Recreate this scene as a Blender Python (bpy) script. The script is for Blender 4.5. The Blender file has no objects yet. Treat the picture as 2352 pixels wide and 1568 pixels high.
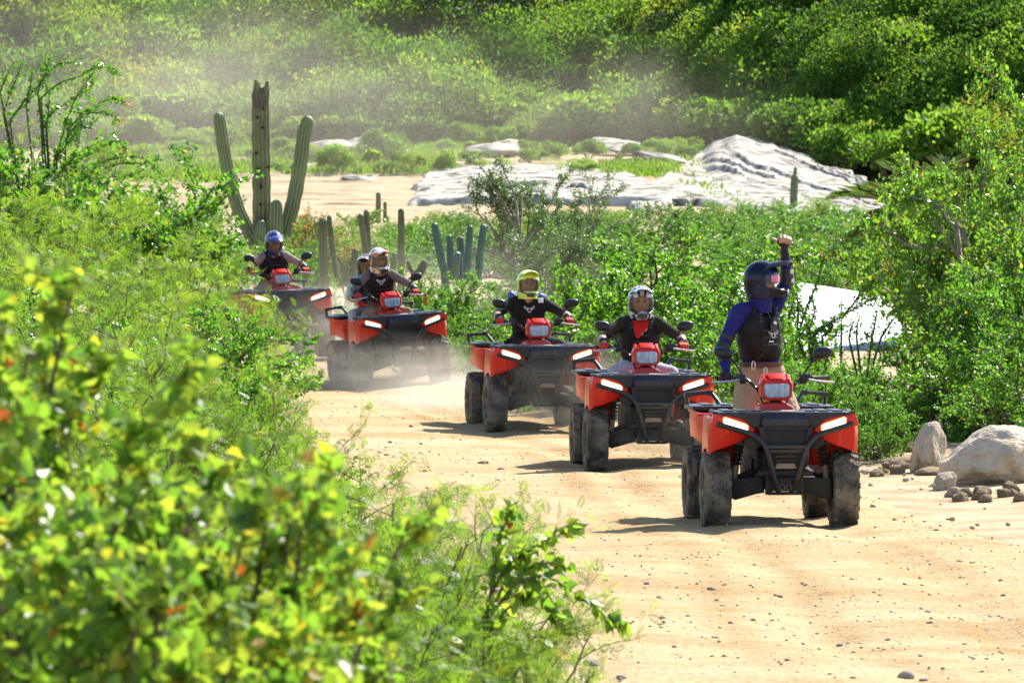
import bpy, bmesh, math, random
import numpy as np
from mathutils import Vector, Matrix

R = math.radians
SC = bpy.context.scene
COL = SC.collection

# ------------------------------------------------------------------ camera, light, exposure
CAM_H = 2.4
FOC = 14500.0                       # focal length in pixels of a 2352 wide picture
PITCH = math.atan((784 - 487) / FOC)
cam = bpy.data.cameras.new("camera")
cam.sensor_width = 36.0
cam.lens = 36.0 * FOC / 2352.0
cam.clip_start = 0.5
cam.clip_end = 4000
cam.dof.use_dof = True
cam.dof.focus_distance = 50.0
cam.dof.aperture_fstop = 14.0
camo = bpy.data.objects.new("camera", cam)
COL.objects.link(camo)
camo.location = (0, 0, CAM_H)
camo.rotation_euler = (R(90) - PITCH, 0, 0)
SC.camera = camo

SUN_EL = R(43)
SUN_AZ = R(36)                      # to the right of the view direction, behind the riders
sd = Vector((math.sin(SUN_AZ) * math.cos(SUN_EL), math.cos(SUN_AZ) * math.cos(SUN_EL), math.sin(SUN_EL)))
world = bpy.data.worlds.new("World")
SC.world = world
world.use_nodes = True
wn = world.node_tree
wn.nodes.clear()
sky = wn.nodes.new("ShaderNodeTexSky")
sky.sky_type = 'NISHITA'
sky.sun_disc = False
sky.sun_elevation = SUN_EL
sky.sun_rotation = SUN_AZ
sky.dust_density = 0.7
bg = wn.nodes.new("ShaderNodeBackground")
bg.inputs[1].default_value = 0.115
wo = wn.nodes.new("ShaderNodeOutputWorld")
wn.links.new(sky.outputs[0], bg.inputs[0])
wn.links.new(bg.outputs[0], wo.inputs[0])
sun = bpy.data.lights.new("sun", 'SUN')
sun.energy = 5.0
sun.angle = R(0.5)
sun.color = (1.0, 0.94, 0.84)
suno = bpy.data.objects.new("sun", sun)
COL.objects.link(suno)
suno.location = sd * 60
suno.rotation_euler = sd.to_track_quat('Z', 'Y').to_euler()

SC.view_settings.view_transform = 'Standard'
SC.view_settings.look = 'None'
SC.view_settings.gamma = 1
SC.view_settings.exposure = 1.33
SC.view_settings.use_curve_mapping = False
SC.render.engine = 'CYCLES'
SC.cycles.max_bounces = 7
SC.cycles.diffuse_bounces = 3
SC.cycles.glossy_bounces = 3
SC.cycles.transmission_bounces = 4
SC.cycles.transparent_max_bounces = 12
SC.cycles.volume_bounces = 0
SC.cycles.volume_step_rate = 4.0
SC.cycles.volume_max_steps = 64
SC.cycles.sample_clamp_indirect = 6.0
SC.cycles.use_denoising = True

rng = np.random.default_rng(7)
rnd = random.Random(7)


def at(X, Y, d):
    """World point seen at photo position (X, Y) when it stands d metres away."""
    u = (X - 1176) / FOC
    v = (784 - Y) / FOC
    yd = math.cos(PITCH) + v * math.sin(PITCH)
    zd = -math.sin(PITCH) + v * math.cos(PITCH)
    k = d / yd
    return Vector((u * k, d, CAM_H + zd * k))


# ------------------------------------------------------------------ numpy noise
def _hash(ix, iy, iz, seed):
    h = (ix.astype(np.int64) * 374761393 + iy.astype(np.int64) * 668265263 + iz.astype(np.int64) * 2147483647 + seed * 974711) & 0xFFFFFFFF
    h = ((h ^ (h >> 13)) * 1274126177) & 0xFFFFFFFF
    h = h ^ (h >> 16)
    return (h & 0xFFFFFF) / float(0xFFFFFF)


def vnoise(x, y, z=None, seed=0):
    x = np.asarray(x, float)
    y = np.asarray(y, float)
    z = np.zeros_like(x) if z is None else np.asarray(z, float)
    ix, iy, iz = np.floor(x), np.floor(y), np.floor(z)
    fx, fy, fz = x - ix, y - iy, z - iz
    fx = fx * fx * (3 - 2 * fx)
    fy = fy * fy * (3 - 2 * fy)
    fz = fz * fz * (3 - 2 * fz)
    o = 0
    for dx in (0, 1):
        for dy in (0, 1):
            for dz in (0, 1):
                w = (fx if dx else 1 - fx) * (fy if dy else 1 - fy) * (fz if dz else 1 - fz)
                o = o + w * _hash(ix + dx, iy + dy, iz + dz, seed)
    return o * 2 - 1


def fbm(x, y, z=None, seed=0, oct=4):
    o = 0
    a = 0.5
    z = np.zeros_like(np.asarray(x, float)) if z is None else z
    for k in range(oct):
        f = 2 ** k
        o = o + a * vnoise(x * f, y * f, z * f, seed + k)
        a *= 0.5
    return o


# ------------------------------------------------------------------ objects
def props(o, label=None, cat=None, group=None, kind=None):
    if label:
        o["label"] = label
    if cat:
        o["category"] = cat
    if group:
        o["group"] = group
    if kind:
        o["kind"] = kind
    return o


def empty(name, loc=(0, 0, 0), rot=(0, 0, 0), label=None, cat=None, group=None):
    o = bpy.data.objects.new(name, None)
    o.empty_display_size = 0.2
    COL.objects.link(o)
    o.location = loc
    o.rotation_euler = rot
    return props(o, label, cat, group)


def link(name, me, parent=None, loc=None):
    o = bpy.data.objects.new(name, me)
    COL.objects.link(o)
    if parent is not None:
        o.parent = parent
    if loc is not None:
        o.location = loc
    return o


def copy_tree(o, parent=None):
    c = o.copy()
    COL.objects.link(c)
    c.parent = parent
    for ch in list(o.children):
        copy_tree(ch, c)
    return c


def np_mesh(name, V, faces, mat, smooth=False, attrs=None):
    """faces: list of (k, n) int arrays, n-gons of one size each."""
    me = bpy.data.meshes.new(name)
    V = np.asarray(V, np.float32)
    faces = [np.asarray(f, np.int32) for f in faces if len(f)]
    nl = sum(f.size for f in faces)
    npoly = sum(len(f) for f in faces)
    me.vertices.add(len(V))
    me.vertices.foreach_set("co", V.ravel())
    me.loops.add(nl)
    me.loops.foreach_set("vertex_index", np.concatenate([f.ravel() for f in faces]))
    me.polygons.add(npoly)
    tot = np.concatenate([np.full(len(f), f.shape[1], np.int32) for f in faces])
    st = np.concatenate([[0], np.cumsum(tot)[:-1]]).astype(np.int32)
    me.polygons.foreach_set("loop_start", st)
    me.polygons.foreach_set("loop_total", tot)
    if smooth:
        me.polygons.foreach_set("use_smooth", np.ones(npoly, bool))
    for k, a in (attrs or {}).items():
        at_ = me.attributes.new(k, 'FLOAT', 'POINT')
        at_.data.foreach_set("value", np.asarray(a, np.float32))
    me.update(calc_edges=True)
    for m in (mat if isinstance(mat, (list, tuple)) else [mat]):
        me.materials.append(m)
    return me


class MB:
    """Collects simple solids into one mesh."""

    def __init__(s):
        s.v = []
        s.f = []

    def add(s, vs, fs, M=None):
        n = len(s.v)
        for p in vs:
            p = Vector(p)
            s.v.append(M @ p if M is not None else p)
        for f in fs:
            s.f.append(tuple(n + i for i in f))
        return s

    def box(s, c, size, rot=(0, 0, 0), taper=None):
        x, y, z = size[0] / 2, size[1] / 2, size[2] / 2
        t = taper or (1, 1)
        vs = [(-x, -y, -z), (x, -y, -z), (x, y, -z), (-x, y, -z),
              (-x * t[0], -y * t[1], z), (x * t[0], -y * t[1], z), (x * t[0], y * t[1], z), (-x * t[0], y * t[1], z)]
        from mathutils import Euler
        M = Matrix.Translation(c) @ Euler(rot).to_matrix().to_4x4()
        return s.add(vs, [(0, 3, 2, 1), (4, 5, 6, 7), (0, 1, 5, 4), (1, 2, 6, 5), (2, 3, 7, 6), (3, 0, 4, 7)], M)

    def loft(s, secs, closed=True, cap=True):
        n = len(secs[0])
        vs = [p for q in secs for p in q]
        fs = []
        for a in range(len(secs) - 1):
            for i in range(n if closed else n - 1):
                j = (i + 1) % n
                fs.append((a * n + i, a * n + j, (a + 1) * n + j, (a + 1) * n + i))
        if cap:
            fs.append(tuple(reversed(range(n))))
            fs.append(tuple((len(secs) - 1) * n + i for i in range(n)))
        return s.add(vs, fs)

    def prism(s, poly, axis, a, b):
        """poly in the plane across the axis: 'x' takes (y, z), 'y' takes (x, z), 'z' takes (x, y)."""
        def P(p, t):
            return {'x': (t, p[0], p[1]), 'y': (p[0], t, p[1]), 'z': (p[0], p[1], t)}[axis]
        return s.loft([[P(p, a) for p in poly], [P(p, b) for p in poly]])

    def tube(s, pts, r, sides=8, cap=True):
        pts = [Vector(p) for p in pts]
        n = len(pts)
        rr = r if isinstance(r, (list, tuple)) else [r] * n
        secs = []
        up = None
        for i in range(n):
            t = (pts[min(i + 1, n - 1)] - pts[max(i - 1, 0)])
            t = t.normalized() if t.length > 1e-9 else Vector((0, 0, 1))
            if up is None:
                up = t.orthogonal().normalized()
            else:
                up = (up - t * up.dot(t))
                up = up.normalized() if up.length > 1e-6 else t.orthogonal().normalized()
            w = t.cross(up)
            secs.append([pts[i] + (up * math.cos(6.28318 * k / sides) + w * math.sin(6.28318 * k / sides)) * rr[i] for k in range(sides)])
        return s.loft(secs, True, cap)

    def capsule(s, a, b, ra, rb=None, sides=12, rings=4):
        rb = ra if rb is None else rb
        a, b = Vector(a), Vector(b)
        d = (b - a)
        t = d.normalized() if d.length > 1e-6 else Vector((0, 0, 1))
        pts, rr = [], []
        for k in range(rings + 1):
            q = math.pi / 2 * k / rings
            pts.append(a - t * ra * math.cos(q))
            rr.append(max(ra * math.sin(q), ra * 0.03))
        for k in range(rings + 1):
            q = math.pi / 2 * k / rings
            pts.append(b + t * rb * math.sin(q))
            rr.append(max(rb * math.cos(q), rb * 0.03))
        up = t.orthogonal().normalized()
        w = t.cross(up)
        secs = [[p + (up * math.cos(6.28318 * k / sides) + w * math.sin(6.28318 * k / sides)) * r for k in range(sides)] for p, r in zip(pts, rr)]
        return s.loft(secs)

    def ball(s, c, rad, nu=16, nv=10, M=None):
        rad = rad if isinstance(rad, (tuple, list)) else (rad,) * 3
        secs = []
        for j in range(nv + 1):
            th = math.pi * min(max(j / nv, 0.01), 0.99)
            secs.append([Vector(c) + Vector((rad[0] * math.sin(th) * math.cos(6.28318 * i / nu), rad[1] * math.sin(th) * math.sin(6.28318 * i / nu), rad[2] * math.cos(th))) for i in range(nu)])
        if M:
            secs = [[M @ p for p in q] for q in secs]
        return s.loft(secs)

    def lathe_x(s, prof, c, n=32, closed=True):
        """Profile of (x, radius) turned round an axle along x."""
        secs = []
        for k in range(n + 1):
            a = 6.283185 * k / n
            secs.append([Vector((c[0] + x, c[1] + r * math.cos(a), c[2] + r * math.sin(a))) for x, r in prof])
        return s.loft(secs, closed, False)

    def mesh(s, name, mat, bevel=0, smooth=True, ang=38, seg=2):
        me = bpy.data.meshes.new(name)
        me.from_pydata([tuple(p) for p in s.v], [], s.f)
        bm = bmesh.new()
        bm.from_mesh(me)
        bmesh.ops.remove_doubles(bm, verts=bm.verts, dist=1e-5)
        bmesh.ops.recalc_face_normals(bm, faces=bm.faces)
        if bevel:
            es = [e for e in bm.edges if len(e.link_faces) == 2 and e.calc_face_angle(0) > R(25)]
            bmesh.ops.bevel(bm, geom=es, offset=bevel, segments=seg, profile=0.6, affect='EDGES', clamp_overlap=True)
        bm.to_mesh(me)
        bm.free()
        if smooth:
            me.polygons.foreach_set("use_smooth", np.ones(len(me.polygons), bool))
            me.set_sharp_from_angle(angle=R(ang))
        for m in (mat if isinstance(mat, (list, tuple)) else [mat]):
            me.materials.append(m)
        return me

    def build(s, name, mat, parent=None, **k):
        return link(name, s.mesh(name, mat, **k), parent)


# ------------------------------------------------------------------ materials
def newmat(name):
    m = bpy.data.materials.new(name)
    m.use_nodes = True
    m.node_tree.nodes.clear()
    return m, m.node_tree.nodes, m.node_tree.links


def ramp(nodes, stops):
    r = nodes.new("ShaderNodeValToRGB")
    e = r.color_ramp.elements
    while len(e) < len(stops):
        e.new(0.5)
    for k, (p, c) in enumerate(stops):
        e[k].position = p
        e[k].color = (*c, 1)
    return r


def surf(name, stops, scale=5.0, rough=0.6, spec=0.4, bump=0.0, bscale=None, detail=6, stretch=(1, 1, 1), metal=0.0, dust=0.0, dscale=9.0, dcol=(0.36, 0.27, 0.17)):
    """Principled surface: noise driven colour, fine bump and an optional film of dust."""
    m, N, L = newmat(name)
    out = N.new("ShaderNodeOutputMaterial")
    p = N.new("ShaderNodeBsdfPrincipled")
    L.new(p.outputs[0], out.inputs[0])
    tc = N.new("ShaderNodeTexCoord")
    mp = N.new("ShaderNodeMapping")
    mp.inputs['Scale'].default_value = stretch
    L.new(tc.outputs['Object'], mp.inputs[0])
    nz = N.new("ShaderNodeTexNoise")
    nz.inputs['Scale'].default_value = scale
    nz.inputs['Detail'].default_value = detail
    L.new(mp.outputs[0], nz.inputs[0])
    rp = ramp(N, stops)
    L.new(nz.outputs[0], rp.inputs[0])
    col = rp.outputs[0]
    if dust:
        n2 = N.new("ShaderNodeTexNoise")
        n2.inputs['Scale'].default_value = dscale
        n2.inputs['Detail'].default_value = 8
        L.new(tc.outputs['Object'], n2.inputs[0])
        r2 = ramp(N, [(0.38, (0, 0, 0)), (0.72, (1, 1, 1))])
        L.new(n2.outputs[0], r2.inputs[0])
        mu = N.new("ShaderNodeMath")
        mu.operation = 'MULTIPLY'
        mu.inputs[1].default_value = dust
        L.new(r2.outputs[0], mu.inputs[0])
        mx = N.new("ShaderNodeMix")
        mx.data_type = 'RGBA'
        L.new(mu.outputs[0], mx.inputs[0])
        L.new(col, mx.inputs[6])
        mx.inputs[7].default_value = (*dcol, 1)
        col = mx.outputs[2]
        rr = N.new("ShaderNodeMath")
        rr.operation = 'MULTIPLY_ADD'
        L.new(mu.outputs[0], rr.inputs[0])
        rr.inputs[1].default_value = 0.4
        rr.inputs[2].default_value = rough
        L.new(rr.outputs[0], p.inputs['Roughness'])
    else:
        p.inputs['Roughness'].default_value = rough
    L.new(col, p.inputs['Base Color'])
    p.inputs['Specular IOR Level'].default_value = spec
    p.inputs['Metallic'].default_value = metal
    if bump:
        nb = N.new("ShaderNodeTexNoise")
        nb.inputs['Scale'].default_value = bscale or scale * 4
        nb.inputs['Detail'].default_value = 8
        L.new(mp.outputs[0], nb.inputs[0])
        b = N.new("ShaderNodeBump")
        b.inputs['Strength'].default_value = bump
        b.inputs['Distance'].default_value = 0.05
        L.new(nb.outputs[0], b.inputs['Height'])
        L.new(b.outputs[0], p.inputs['Normal'])
    return m


def leafmat(name, stops, trans=0.45, rough=0.38, spec=0.5, tstops=None):
    """Leaf: the tint attribute picks the leaf's own colour; light passes through."""
    m, N, L = newmat(name)
    out = N.new("ShaderNodeOutputMaterial")
    a = N.new("ShaderNodeAttribute")
    a.attribute_name = "tint"
    oi = N.new("ShaderNodeObjectInfo")
    ma = N.new("ShaderNodeMath")
    ma.operation = 'MULTIPLY_ADD'
    L.new(oi.outputs['Random'], ma.inputs[0])
    ma.inputs[1].default_value = 0.03
    L.new(a.outputs['Fac'], ma.inputs[2])
    rp = ramp(N, stops)
    L.new(ma.outputs[0], rp.inputs[0])
    rt = ramp(N, tstops or [(p, tuple(min(0.5, c * k) for c, k in zip(col, (2.35, 2.5, 1.35)))) for p, col in stops])
    L.new(ma.outputs[0], rt.inputs[0])
    p = N.new("ShaderNodeBsdfPrincipled")
    p.inputs['Roughness'].default_value = rough
    p.inputs['Specular IOR Level'].default_value = spec
    L.new(rp.outputs[0], p.inputs['Base Color'])
    t = N.new("ShaderNodeBsdfTranslucent")
    L.new(rt.outputs[0], t.inputs[0])
    mx = N.new("ShaderNodeMixShader")
    mx.inputs[0].default_value = trans
    L.new(p.outputs[0], mx.inputs[1])
    L.new(t.outputs[0], mx.inputs[2])
    L.new(mx.outputs[0], out.inputs[0])
    return m


def emit(name, col, strength):
    m, N, L = newmat(name)
    out = N.new("ShaderNodeOutputMaterial")
    e = N.new("ShaderNodeEmission")
    e.inputs[0].default_value = (*col, 1)
    e.inputs[1].default_value = strength
    L.new(e.outputs[0], out.inputs[0])
    return m


def clear(name, tint=(0.9, 0.92, 0.95), op=0.35, rough=0.05):
    """Thin clear plastic: see-through with a glossy face."""
    m, N, L = newmat(name)
    out = N.new("ShaderNodeOutputMaterial")
    t = N.new("ShaderNodeBsdfTransparent")
    t.inputs[0].default_value = (*tint, 1)
    p = N.new("ShaderNodeBsdfPrincipled")
    p.inputs['Base Color'].default_value = (*[c * 0.3 for c in tint], 1)
    p.inputs['Roughness'].default_value = rough
    mx = N.new("ShaderNodeMixShader")
    mx.inputs[0].default_value = op
    L.new(t.outputs[0], mx.inputs[1])
    L.new(p.outputs[0], mx.inputs[2])
    L.new(mx.outputs[0], out.inputs[0])
    return m


def flat(name, c, rough=0.5, spec=0.4, bump=0.15, metal=0, var=0.18, scale=14, dust=0.0):
    a = tuple(x * (1 - var) for x in c)
    b = tuple(min(1, x * (1 + var)) for x in c)
    return surf(name, [(0.3, a), (0.7, b)], scale, rough, spec, bump, scale * 9, metal=metal, dust=dust)

# ------------------------------------------------------------------ land
RD = np.array([26, 32, 40, 48.3, 58, 66, 77, 83, 92])
RL = np.array([0.5, 0.0, -0.7, -1.2, -1.6, -2.1, -2.8, -3.3, -4.6])
RR = np.array([6.5, 6.0, 4.4, 3.1, 2.6, 1.35, -0.35, -1.7, -2.9])


def sstep(a, b, t):
    t = np.clip((np.asarray(t, float) - a) / (b - a), 0, 1)
    return t * t * (3 - 2 * t)


def zbase(x, y):
    x = np.asarray(x, float)
    y = np.asarray(y, float)
    z = np.interp(y, [0, 36, 48, 58, 66, 72, 78, 83, 100, 140, 172, 200, 225, 256], [0.0, 0, -0.02, 0.02, 0.11, 0.17, 0.235, 0.46, 0.85, 1.35, 2.0, 3.0, 3.75, 5.0])
    l = np.interp(y, RD, RL) - x
    r = x - np.interp(y, RD, RR)
    z = z - 0.95 * sstep(5, 12.5, x) * sstep(172, 195, y) * (1 - sstep(238, 250, y))
    z = z + 0.075 * (x + 1.3) * np.exp(-((y - 78.3) / 2.5) ** 2 - ((x + 1.3) / 1.3) ** 2)
    near = 1 - sstep(90, 120, y)
    z = z + near * (0.28 * sstep(0.1, 1.6, l) + 0.09 * sstep(0.3, 2.0, r))
    return z


def hill_foot(x):
    return 256 - np.maximum(0, np.asarray(x, float) - 3.0) * 1.3 + 2.0 * np.sin(np.asarray(x, float) * 0.35)


def zf(x, y):
    x = np.asarray(x, float)
    y = np.asarray(y, float)
    z = zbase(x, y) + 0.06 * fbm(x * 0.5, y * 0.25, seed=3)
    h = y - hill_foot(x)
    return z + np.where(h > 0, np.minimum(h, 60) * 0.37 * sstep(0, 8, h) + 0.7 * fbm(x * 0.16, y * 0.16, seed=9) * sstep(2, 14, h), 0)


def z1(x, y):
    return float(zf(np.array([x]), np.array([y]))[0])


def sheet(name, xs, ys, zfun, mat, kind="structure", smooth=True, label=None):
    X, Y = np.meshgrid(xs, ys)
    Z = zfun(X, Y)
    V = np.stack([X.ravel(), Y.ravel(), Z.ravel()], 1)
    nx, ny = len(xs), len(ys)
    i = np.arange(nx * ny).reshape(ny, nx)
    F = np.stack([i[:-1, :-1].ravel(), i[:-1, 1:].ravel(), i[1:, 1:].ravel(), i[1:, :-1].ravel()], 1)
    o = link(name, np_mesh(name, V, [F], mat, smooth))
    return props(o, label, None, None, kind)


M_soil = surf("soil", [(0.25, (0.20, 0.145, 0.085)), (0.45, (0.33, 0.245, 0.145)), (0.7, (0.44, 0.335, 0.21))], 1.6, 0.95, 0.1, 0.8, 9)
M_sand = surf("river_sand", [(0.32, (0.17, 0.125, 0.075)), (0.44, (0.29, 0.225, 0.14)), (0.56, (0.36, 0.285, 0.19)), (0.8, (0.42, 0.345, 0.24))], 0.5, 0.95, 0.1, 0.8, 5, 9, (1, 0.35, 1))


def road_material():
    m, N, L = newmat("road_dirt")
    out = N.new("ShaderNodeOutputMaterial")
    p = N.new("ShaderNodeBsdfPrincipled")
    p.inputs['Roughness'].default_value = 0.95
    p.inputs['Specular IOR Level'].default_value = 0.1
    L.new(p.outputs[0], out.inputs[0])
    tc = N.new("ShaderNodeTexCoord")

    def noise(scale, stretch, det=6, rough=0.55):
        mp = N.new("ShaderNodeMapping")
        mp.inputs['Scale'].default_value = stretch
        L.new(tc.outputs['Object'], mp.inputs[0])
        n = N.new("ShaderNodeTexNoise")
        n.inputs['Scale'].default_value = scale
        n.inputs['Detail'].default_value = det
        n.inputs['Roughness'].default_value = rough
        L.new(mp.outputs[0], n.inputs[0])
        return n.outputs[0]
    big = ramp(N, [(0.30, (0.31, 0.195, 0.085)), (0.42, (0.40, 0.28, 0.14)), (0.55, (0.455, 0.34, 0.19)), (0.78, (0.50, 0.395, 0.24))])
    L.new(noise(0.75, (0.45, 0.9, 1), 9, 0.66), big.inputs[0])
    grain = ramp(N, [(0.3, (0.60, 0.55, 0.48)), (0.48, (1, 1, 1)), (0.72, (1.0, 1.0, 1.0))])
    L.new(noise(22, (1, 0.45, 1), 5, 0.7), grain.inputs[0])
    mx = N.new("ShaderNodeMix")
    mx.data_type = 'RGBA'
    mx.blend_type = 'MULTIPLY'
    mx.inputs[0].default_value = 0.9
    L.new(big.outputs[0], mx.inputs[6])
    L.new(grain.outputs[0], mx.inputs[7])
    # scattered dark grit
    grit = ramp(N, [(0.0, (0.30, 0.22, 0.13)), (0.10, (0.42, 0.33, 0.22)), (0.16, (1, 1, 1))])
    vo = N.new("ShaderNodeTexVoronoi")
    vo.inputs['Scale'].default_value = 14
    L.new(tc.outputs['Object'], vo.inputs[0])
    L.new(vo.outputs['Distance'], grit.inputs[0])
    m2 = N.new("ShaderNodeMix")
    m2.data_type = 'RGBA'
    m2.blend_type = 'MULTIPLY'
    m2.inputs[0].default_value = 0.35
    L.new(mx.outputs[2], m2.inputs[6])
    L.new(grit.outputs[0], m2.inputs[7])
    at_ = N.new("ShaderNodeAttribute")
    at_.attribute_name = "rut"
    m3 = N.new("ShaderNodeMix")
    m3.data_type = 'RGBA'
    m3.blend_type = 'MULTIPLY'
    L.new(at_.outputs['Fac'], m3.inputs[0])
    L.new(m2.outputs[2], m3.inputs[6])
    m3.inputs[7].default_value = (0.80, 0.72, 0.60, 1)
    L.new(m3.outputs[2], p.inputs['Base Color'])
    b = N.new("ShaderNodeBump")
    b.inputs['Strength'].default_value = 0.9
    b.inputs['Distance'].default_value = 0.045
    L.new(noise(16, (1, 0.6, 1), 9, 0.68), b.inputs['Height'])
    L.new(b.outputs[0], p.inputs['Normal'])
    return m


M_road = road_material()

sheet("ground", np.linspace(-40, 40, 161), np.concatenate([np.linspace(-4, 24, 30), np.linspace(24.5, 110, 170), np.linspace(111, 400, 120)]),
      lambda x, y: zf(x, y) - 0.06 * (1 - sstep(95, 100, y)) - 0.45 * sstep(0, 3, y - hill_foot(x) + 1), M_soil)

# the dirt road: ruts, ripples across it, crumbling edges
ny, nx = 560, 110
ty = np.concatenate([np.linspace(24, 60, 400), np.linspace(60.15, 90, 160)])
U = np.linspace(-0.12, 1.12, nx)
YY = np.repeat(ty[:, None], nx, 1)
lw = np.interp(ty, RD, RL)[:, None]
rw = np.interp(ty, RD, RR)[:, None]
XX = lw + (rw - lw) * U[None, :]


def road_relief(x, y):
    z = 0.028 * fbm(x * 0.5, y * 0.55, seed=21) + 0.013 * vnoise(x * 0.3, y * 0.9, seed=25) + 0.013 * fbm(x * 3.2, y * 2.6, seed=22) + 0.008 * fbm(x * 11, y * 11, seed=23)
    c = np.interp(y, [30, 48.3, 58, 66, 78, 83], [2.6, 1.95, 1.2, 0.25, -1.6, -2.6])
    for off in (-0.5, 0.5):
        z = z - 0.028 * np.exp(-((x - c - off + 0.12 * np.sin(y * 0.4)) / 0.16) ** 2)
    return z


edge = sstep(0.0, 0.12, U + 0.12)[None, :] * sstep(0.0, 0.12, 1.12 - U)[None, :]
ZZ = zf(XX, YY) + road_relief(XX, YY) * edge + 0.035 * edge - 0.10 * (1 - edge)
RUT = 0
for off in (-0.5, 0.5, 0.95, -1.3):
    cc = np.interp(YY, [30, 48.3, 58, 66, 78, 83], [2.6, 1.95, 1.2, 0.25, -1.6, -2.6])
    RUT = RUT + np.exp(-((XX - cc - off + 0.12 * np.sin(YY * 0.4) + 0.06 * off * YY * 0.1) / 0.13) ** 2)
RUT = np.clip(RUT * (0.55 + 0.9 * fbm(XX * 1.5, YY * 0.5, seed=71)), 0, 1)
i = np.arange(ny * nx).reshape(ny, nx)
props(link("dirt_road", np_mesh("dirt_road", np.stack([XX.ravel(), YY.ravel(), ZZ.ravel()], 1),
      [np.stack([i[:-1, :-1].ravel(), i[:-1, 1:].ravel(), i[1:, 1:].ravel(), i[1:, :-1].ravel()], 1)], M_road, True, {"rut": RUT.ravel()})), kind="structure")


def zroad(x, y):
    x, y = np.asarray(x, float), np.asarray(y, float)
    return zf(x, y) + road_relief(x, y) + 0.035


sheet("riverbed", np.linspace(-34, 22, 141), np.linspace(150, 262, 420),
      lambda x, y: zf(x, y) + 0.05 - 0.6 * (1 - sstep(150, 160, y)) + 0.10 * fbm(x * 0.3, y * 0.16, seed=31) + 0.05 * fbm(x * 1.3, y * 0.8, seed=32) + 0.25 * (np.floor(1.6 * fbm(x * 0.05, y * 0.06, seed=37) + 0.16 * (y - 200)) / 1.6 - (1.6 * fbm(x * 0.05, y * 0.06, seed=37) + 0.16 * (y - 200)) / 1.6)
      - 0.5 * sstep(1, -3, hill_foot(x) - y) + 0.45 * sstep(0.2, 0.45, fbm(x * 0.07, y * 0.05, seed=35)) * sstep(215, 235, y), M_sand)

M_hill = surf("hill_earth", [(0.3, (0.05, 0.045, 0.02)), (0.7, (0.11, 0.10, 0.045))], 0.8, 0.95, 0.1, 0.6, 4)
sheet("hillside", np.linspace(-40, 40, 130), np.linspace(205, 330, 130), lambda x, y: zf(x, y) - 0.1 - 1.2 * (1 - sstep(-4, 1.5, y - hill_foot(x))), M_hill)

# ------------------------------------------------------------------ rocks
M_granite = surf("pale_granite", [(0.36, (0.08, 0.072, 0.06)), (0.43, (0.20, 0.185, 0.16)), (0.52, (0.34, 0.312, 0.265)), (0.75, (0.43, 0.405, 0.36))], 1.1, 0.9, 0.15, 1.0, 5, 9)
M_boulder = surf("tan_boulder", [(0.25, (0.27, 0.20, 0.13)), (0.42, (0.45, 0.37, 0.265)), (0.75, (0.56, 0.48, 0.37))], 2.2, 0.9, 0.15, 1.0, 7, 10)
M_clod = surf("earth_clod", [(0.3, (0.33, 0.235, 0.14)), (0.7, (0.50, 0.38, 0.24))], 6, 0.95, 0.1, 0.9, 25, 8)
M_stone = surf("road_stone", [(0.3, (0.29, 0.225, 0.165)), (0.5, (0.42, 0.345, 0.265)), (0.75, (0.55, 0.47, 0.39))], 9, 0.9, 0.2, 0.6, 40, 6)


def rock_mesh(name, mat, sub=3, seed=0, rough=0.25, flatten=1.0, facets=5, freq=1.3):
    bm = bmesh.new()
    bmesh.ops.create_icosphere(bm, subdivisions=sub, radius=1)
    r = np.random.default_rng(seed + 100)
    P = np.array([v.co for v in bm.verts])
    for k in range(facets):                                # cut flat faces
        n = r.normal(size=3)
        n /= np.linalg.norm(n)
        h = r.uniform(0.62, 0.9)
        dd = P @ n
        P -= np.where(dd > h, (dd - h) * 0.85, 0)[:, None] * n
    nrm = P / np.maximum(np.linalg.norm(P, axis=1, keepdims=True), 1e-6)
    q = P * freq + seed * 7.3
    P = P + nrm * (rough * fbm(q[:, 0], q[:, 1], q[:, 2], seed=seed, oct=4))[:, None]
    P[:, 2] *= flatten
    bm.verts.ensure_lookup_table()
    for v, p in zip(bm.verts, P):
        v.co = p
    me = bpy.data.meshes.new(name)
    bm.to_mesh(me)
    bm.free()
    me.polygons.foreach_set("use_smooth", np.ones(len(me.polygons), bool))
    me.set_sharp_from_angle(angle=R(50))
    me.materials.append(mat)
    return me

# ------------------------------------------------------------------ plants
def unit(v):
    return v / np.maximum(np.linalg.norm(v, axis=-1, keepdims=True), 1e-9)


T_RHOMB = (np.array([(0, 0, 0), (0.5, 0.5, 0.10), (1, 0, -0.05), (0.5, -0.5, 0.10)]), [np.array([(0, 2, 1), (0, 3, 2)])])
T_OVAL = (np.array([(0, 0, 0), (0.25, 0.42, 0.10), (0.62, 0.46, 0.06), (1, 0, -0.12), (0.62, -0.46, 0.06), (0.25, -0.42, 0.10)]),
          [np.array([(0, 3, 2, 1), (0, 5, 4, 3)])])
T_HEART = (np.array([(0.06, 0, 0), (-0.07, 0.26, 0.05), (0.14, 0.5, 0.11), (0.48, 0.46, 0.08), (0.8, 0.2, -0.01), (1.06, 0, -0.10),
                     (0.8, -0.2, -0.01), (0.48, -0.46, 0.08), (0.14, -0.5, 0.11), (-0.07, -0.26, 0.05), (0.45, 0, -0.03)]),
           [np.array([(10, 1, 0), (10, 2, 1), (10, 3, 2), (10, 4, 3), (10, 5, 4), (10, 6, 5), (10, 7, 6), (10, 8, 7), (10, 9, 8), (10, 0, 9)])])


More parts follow.
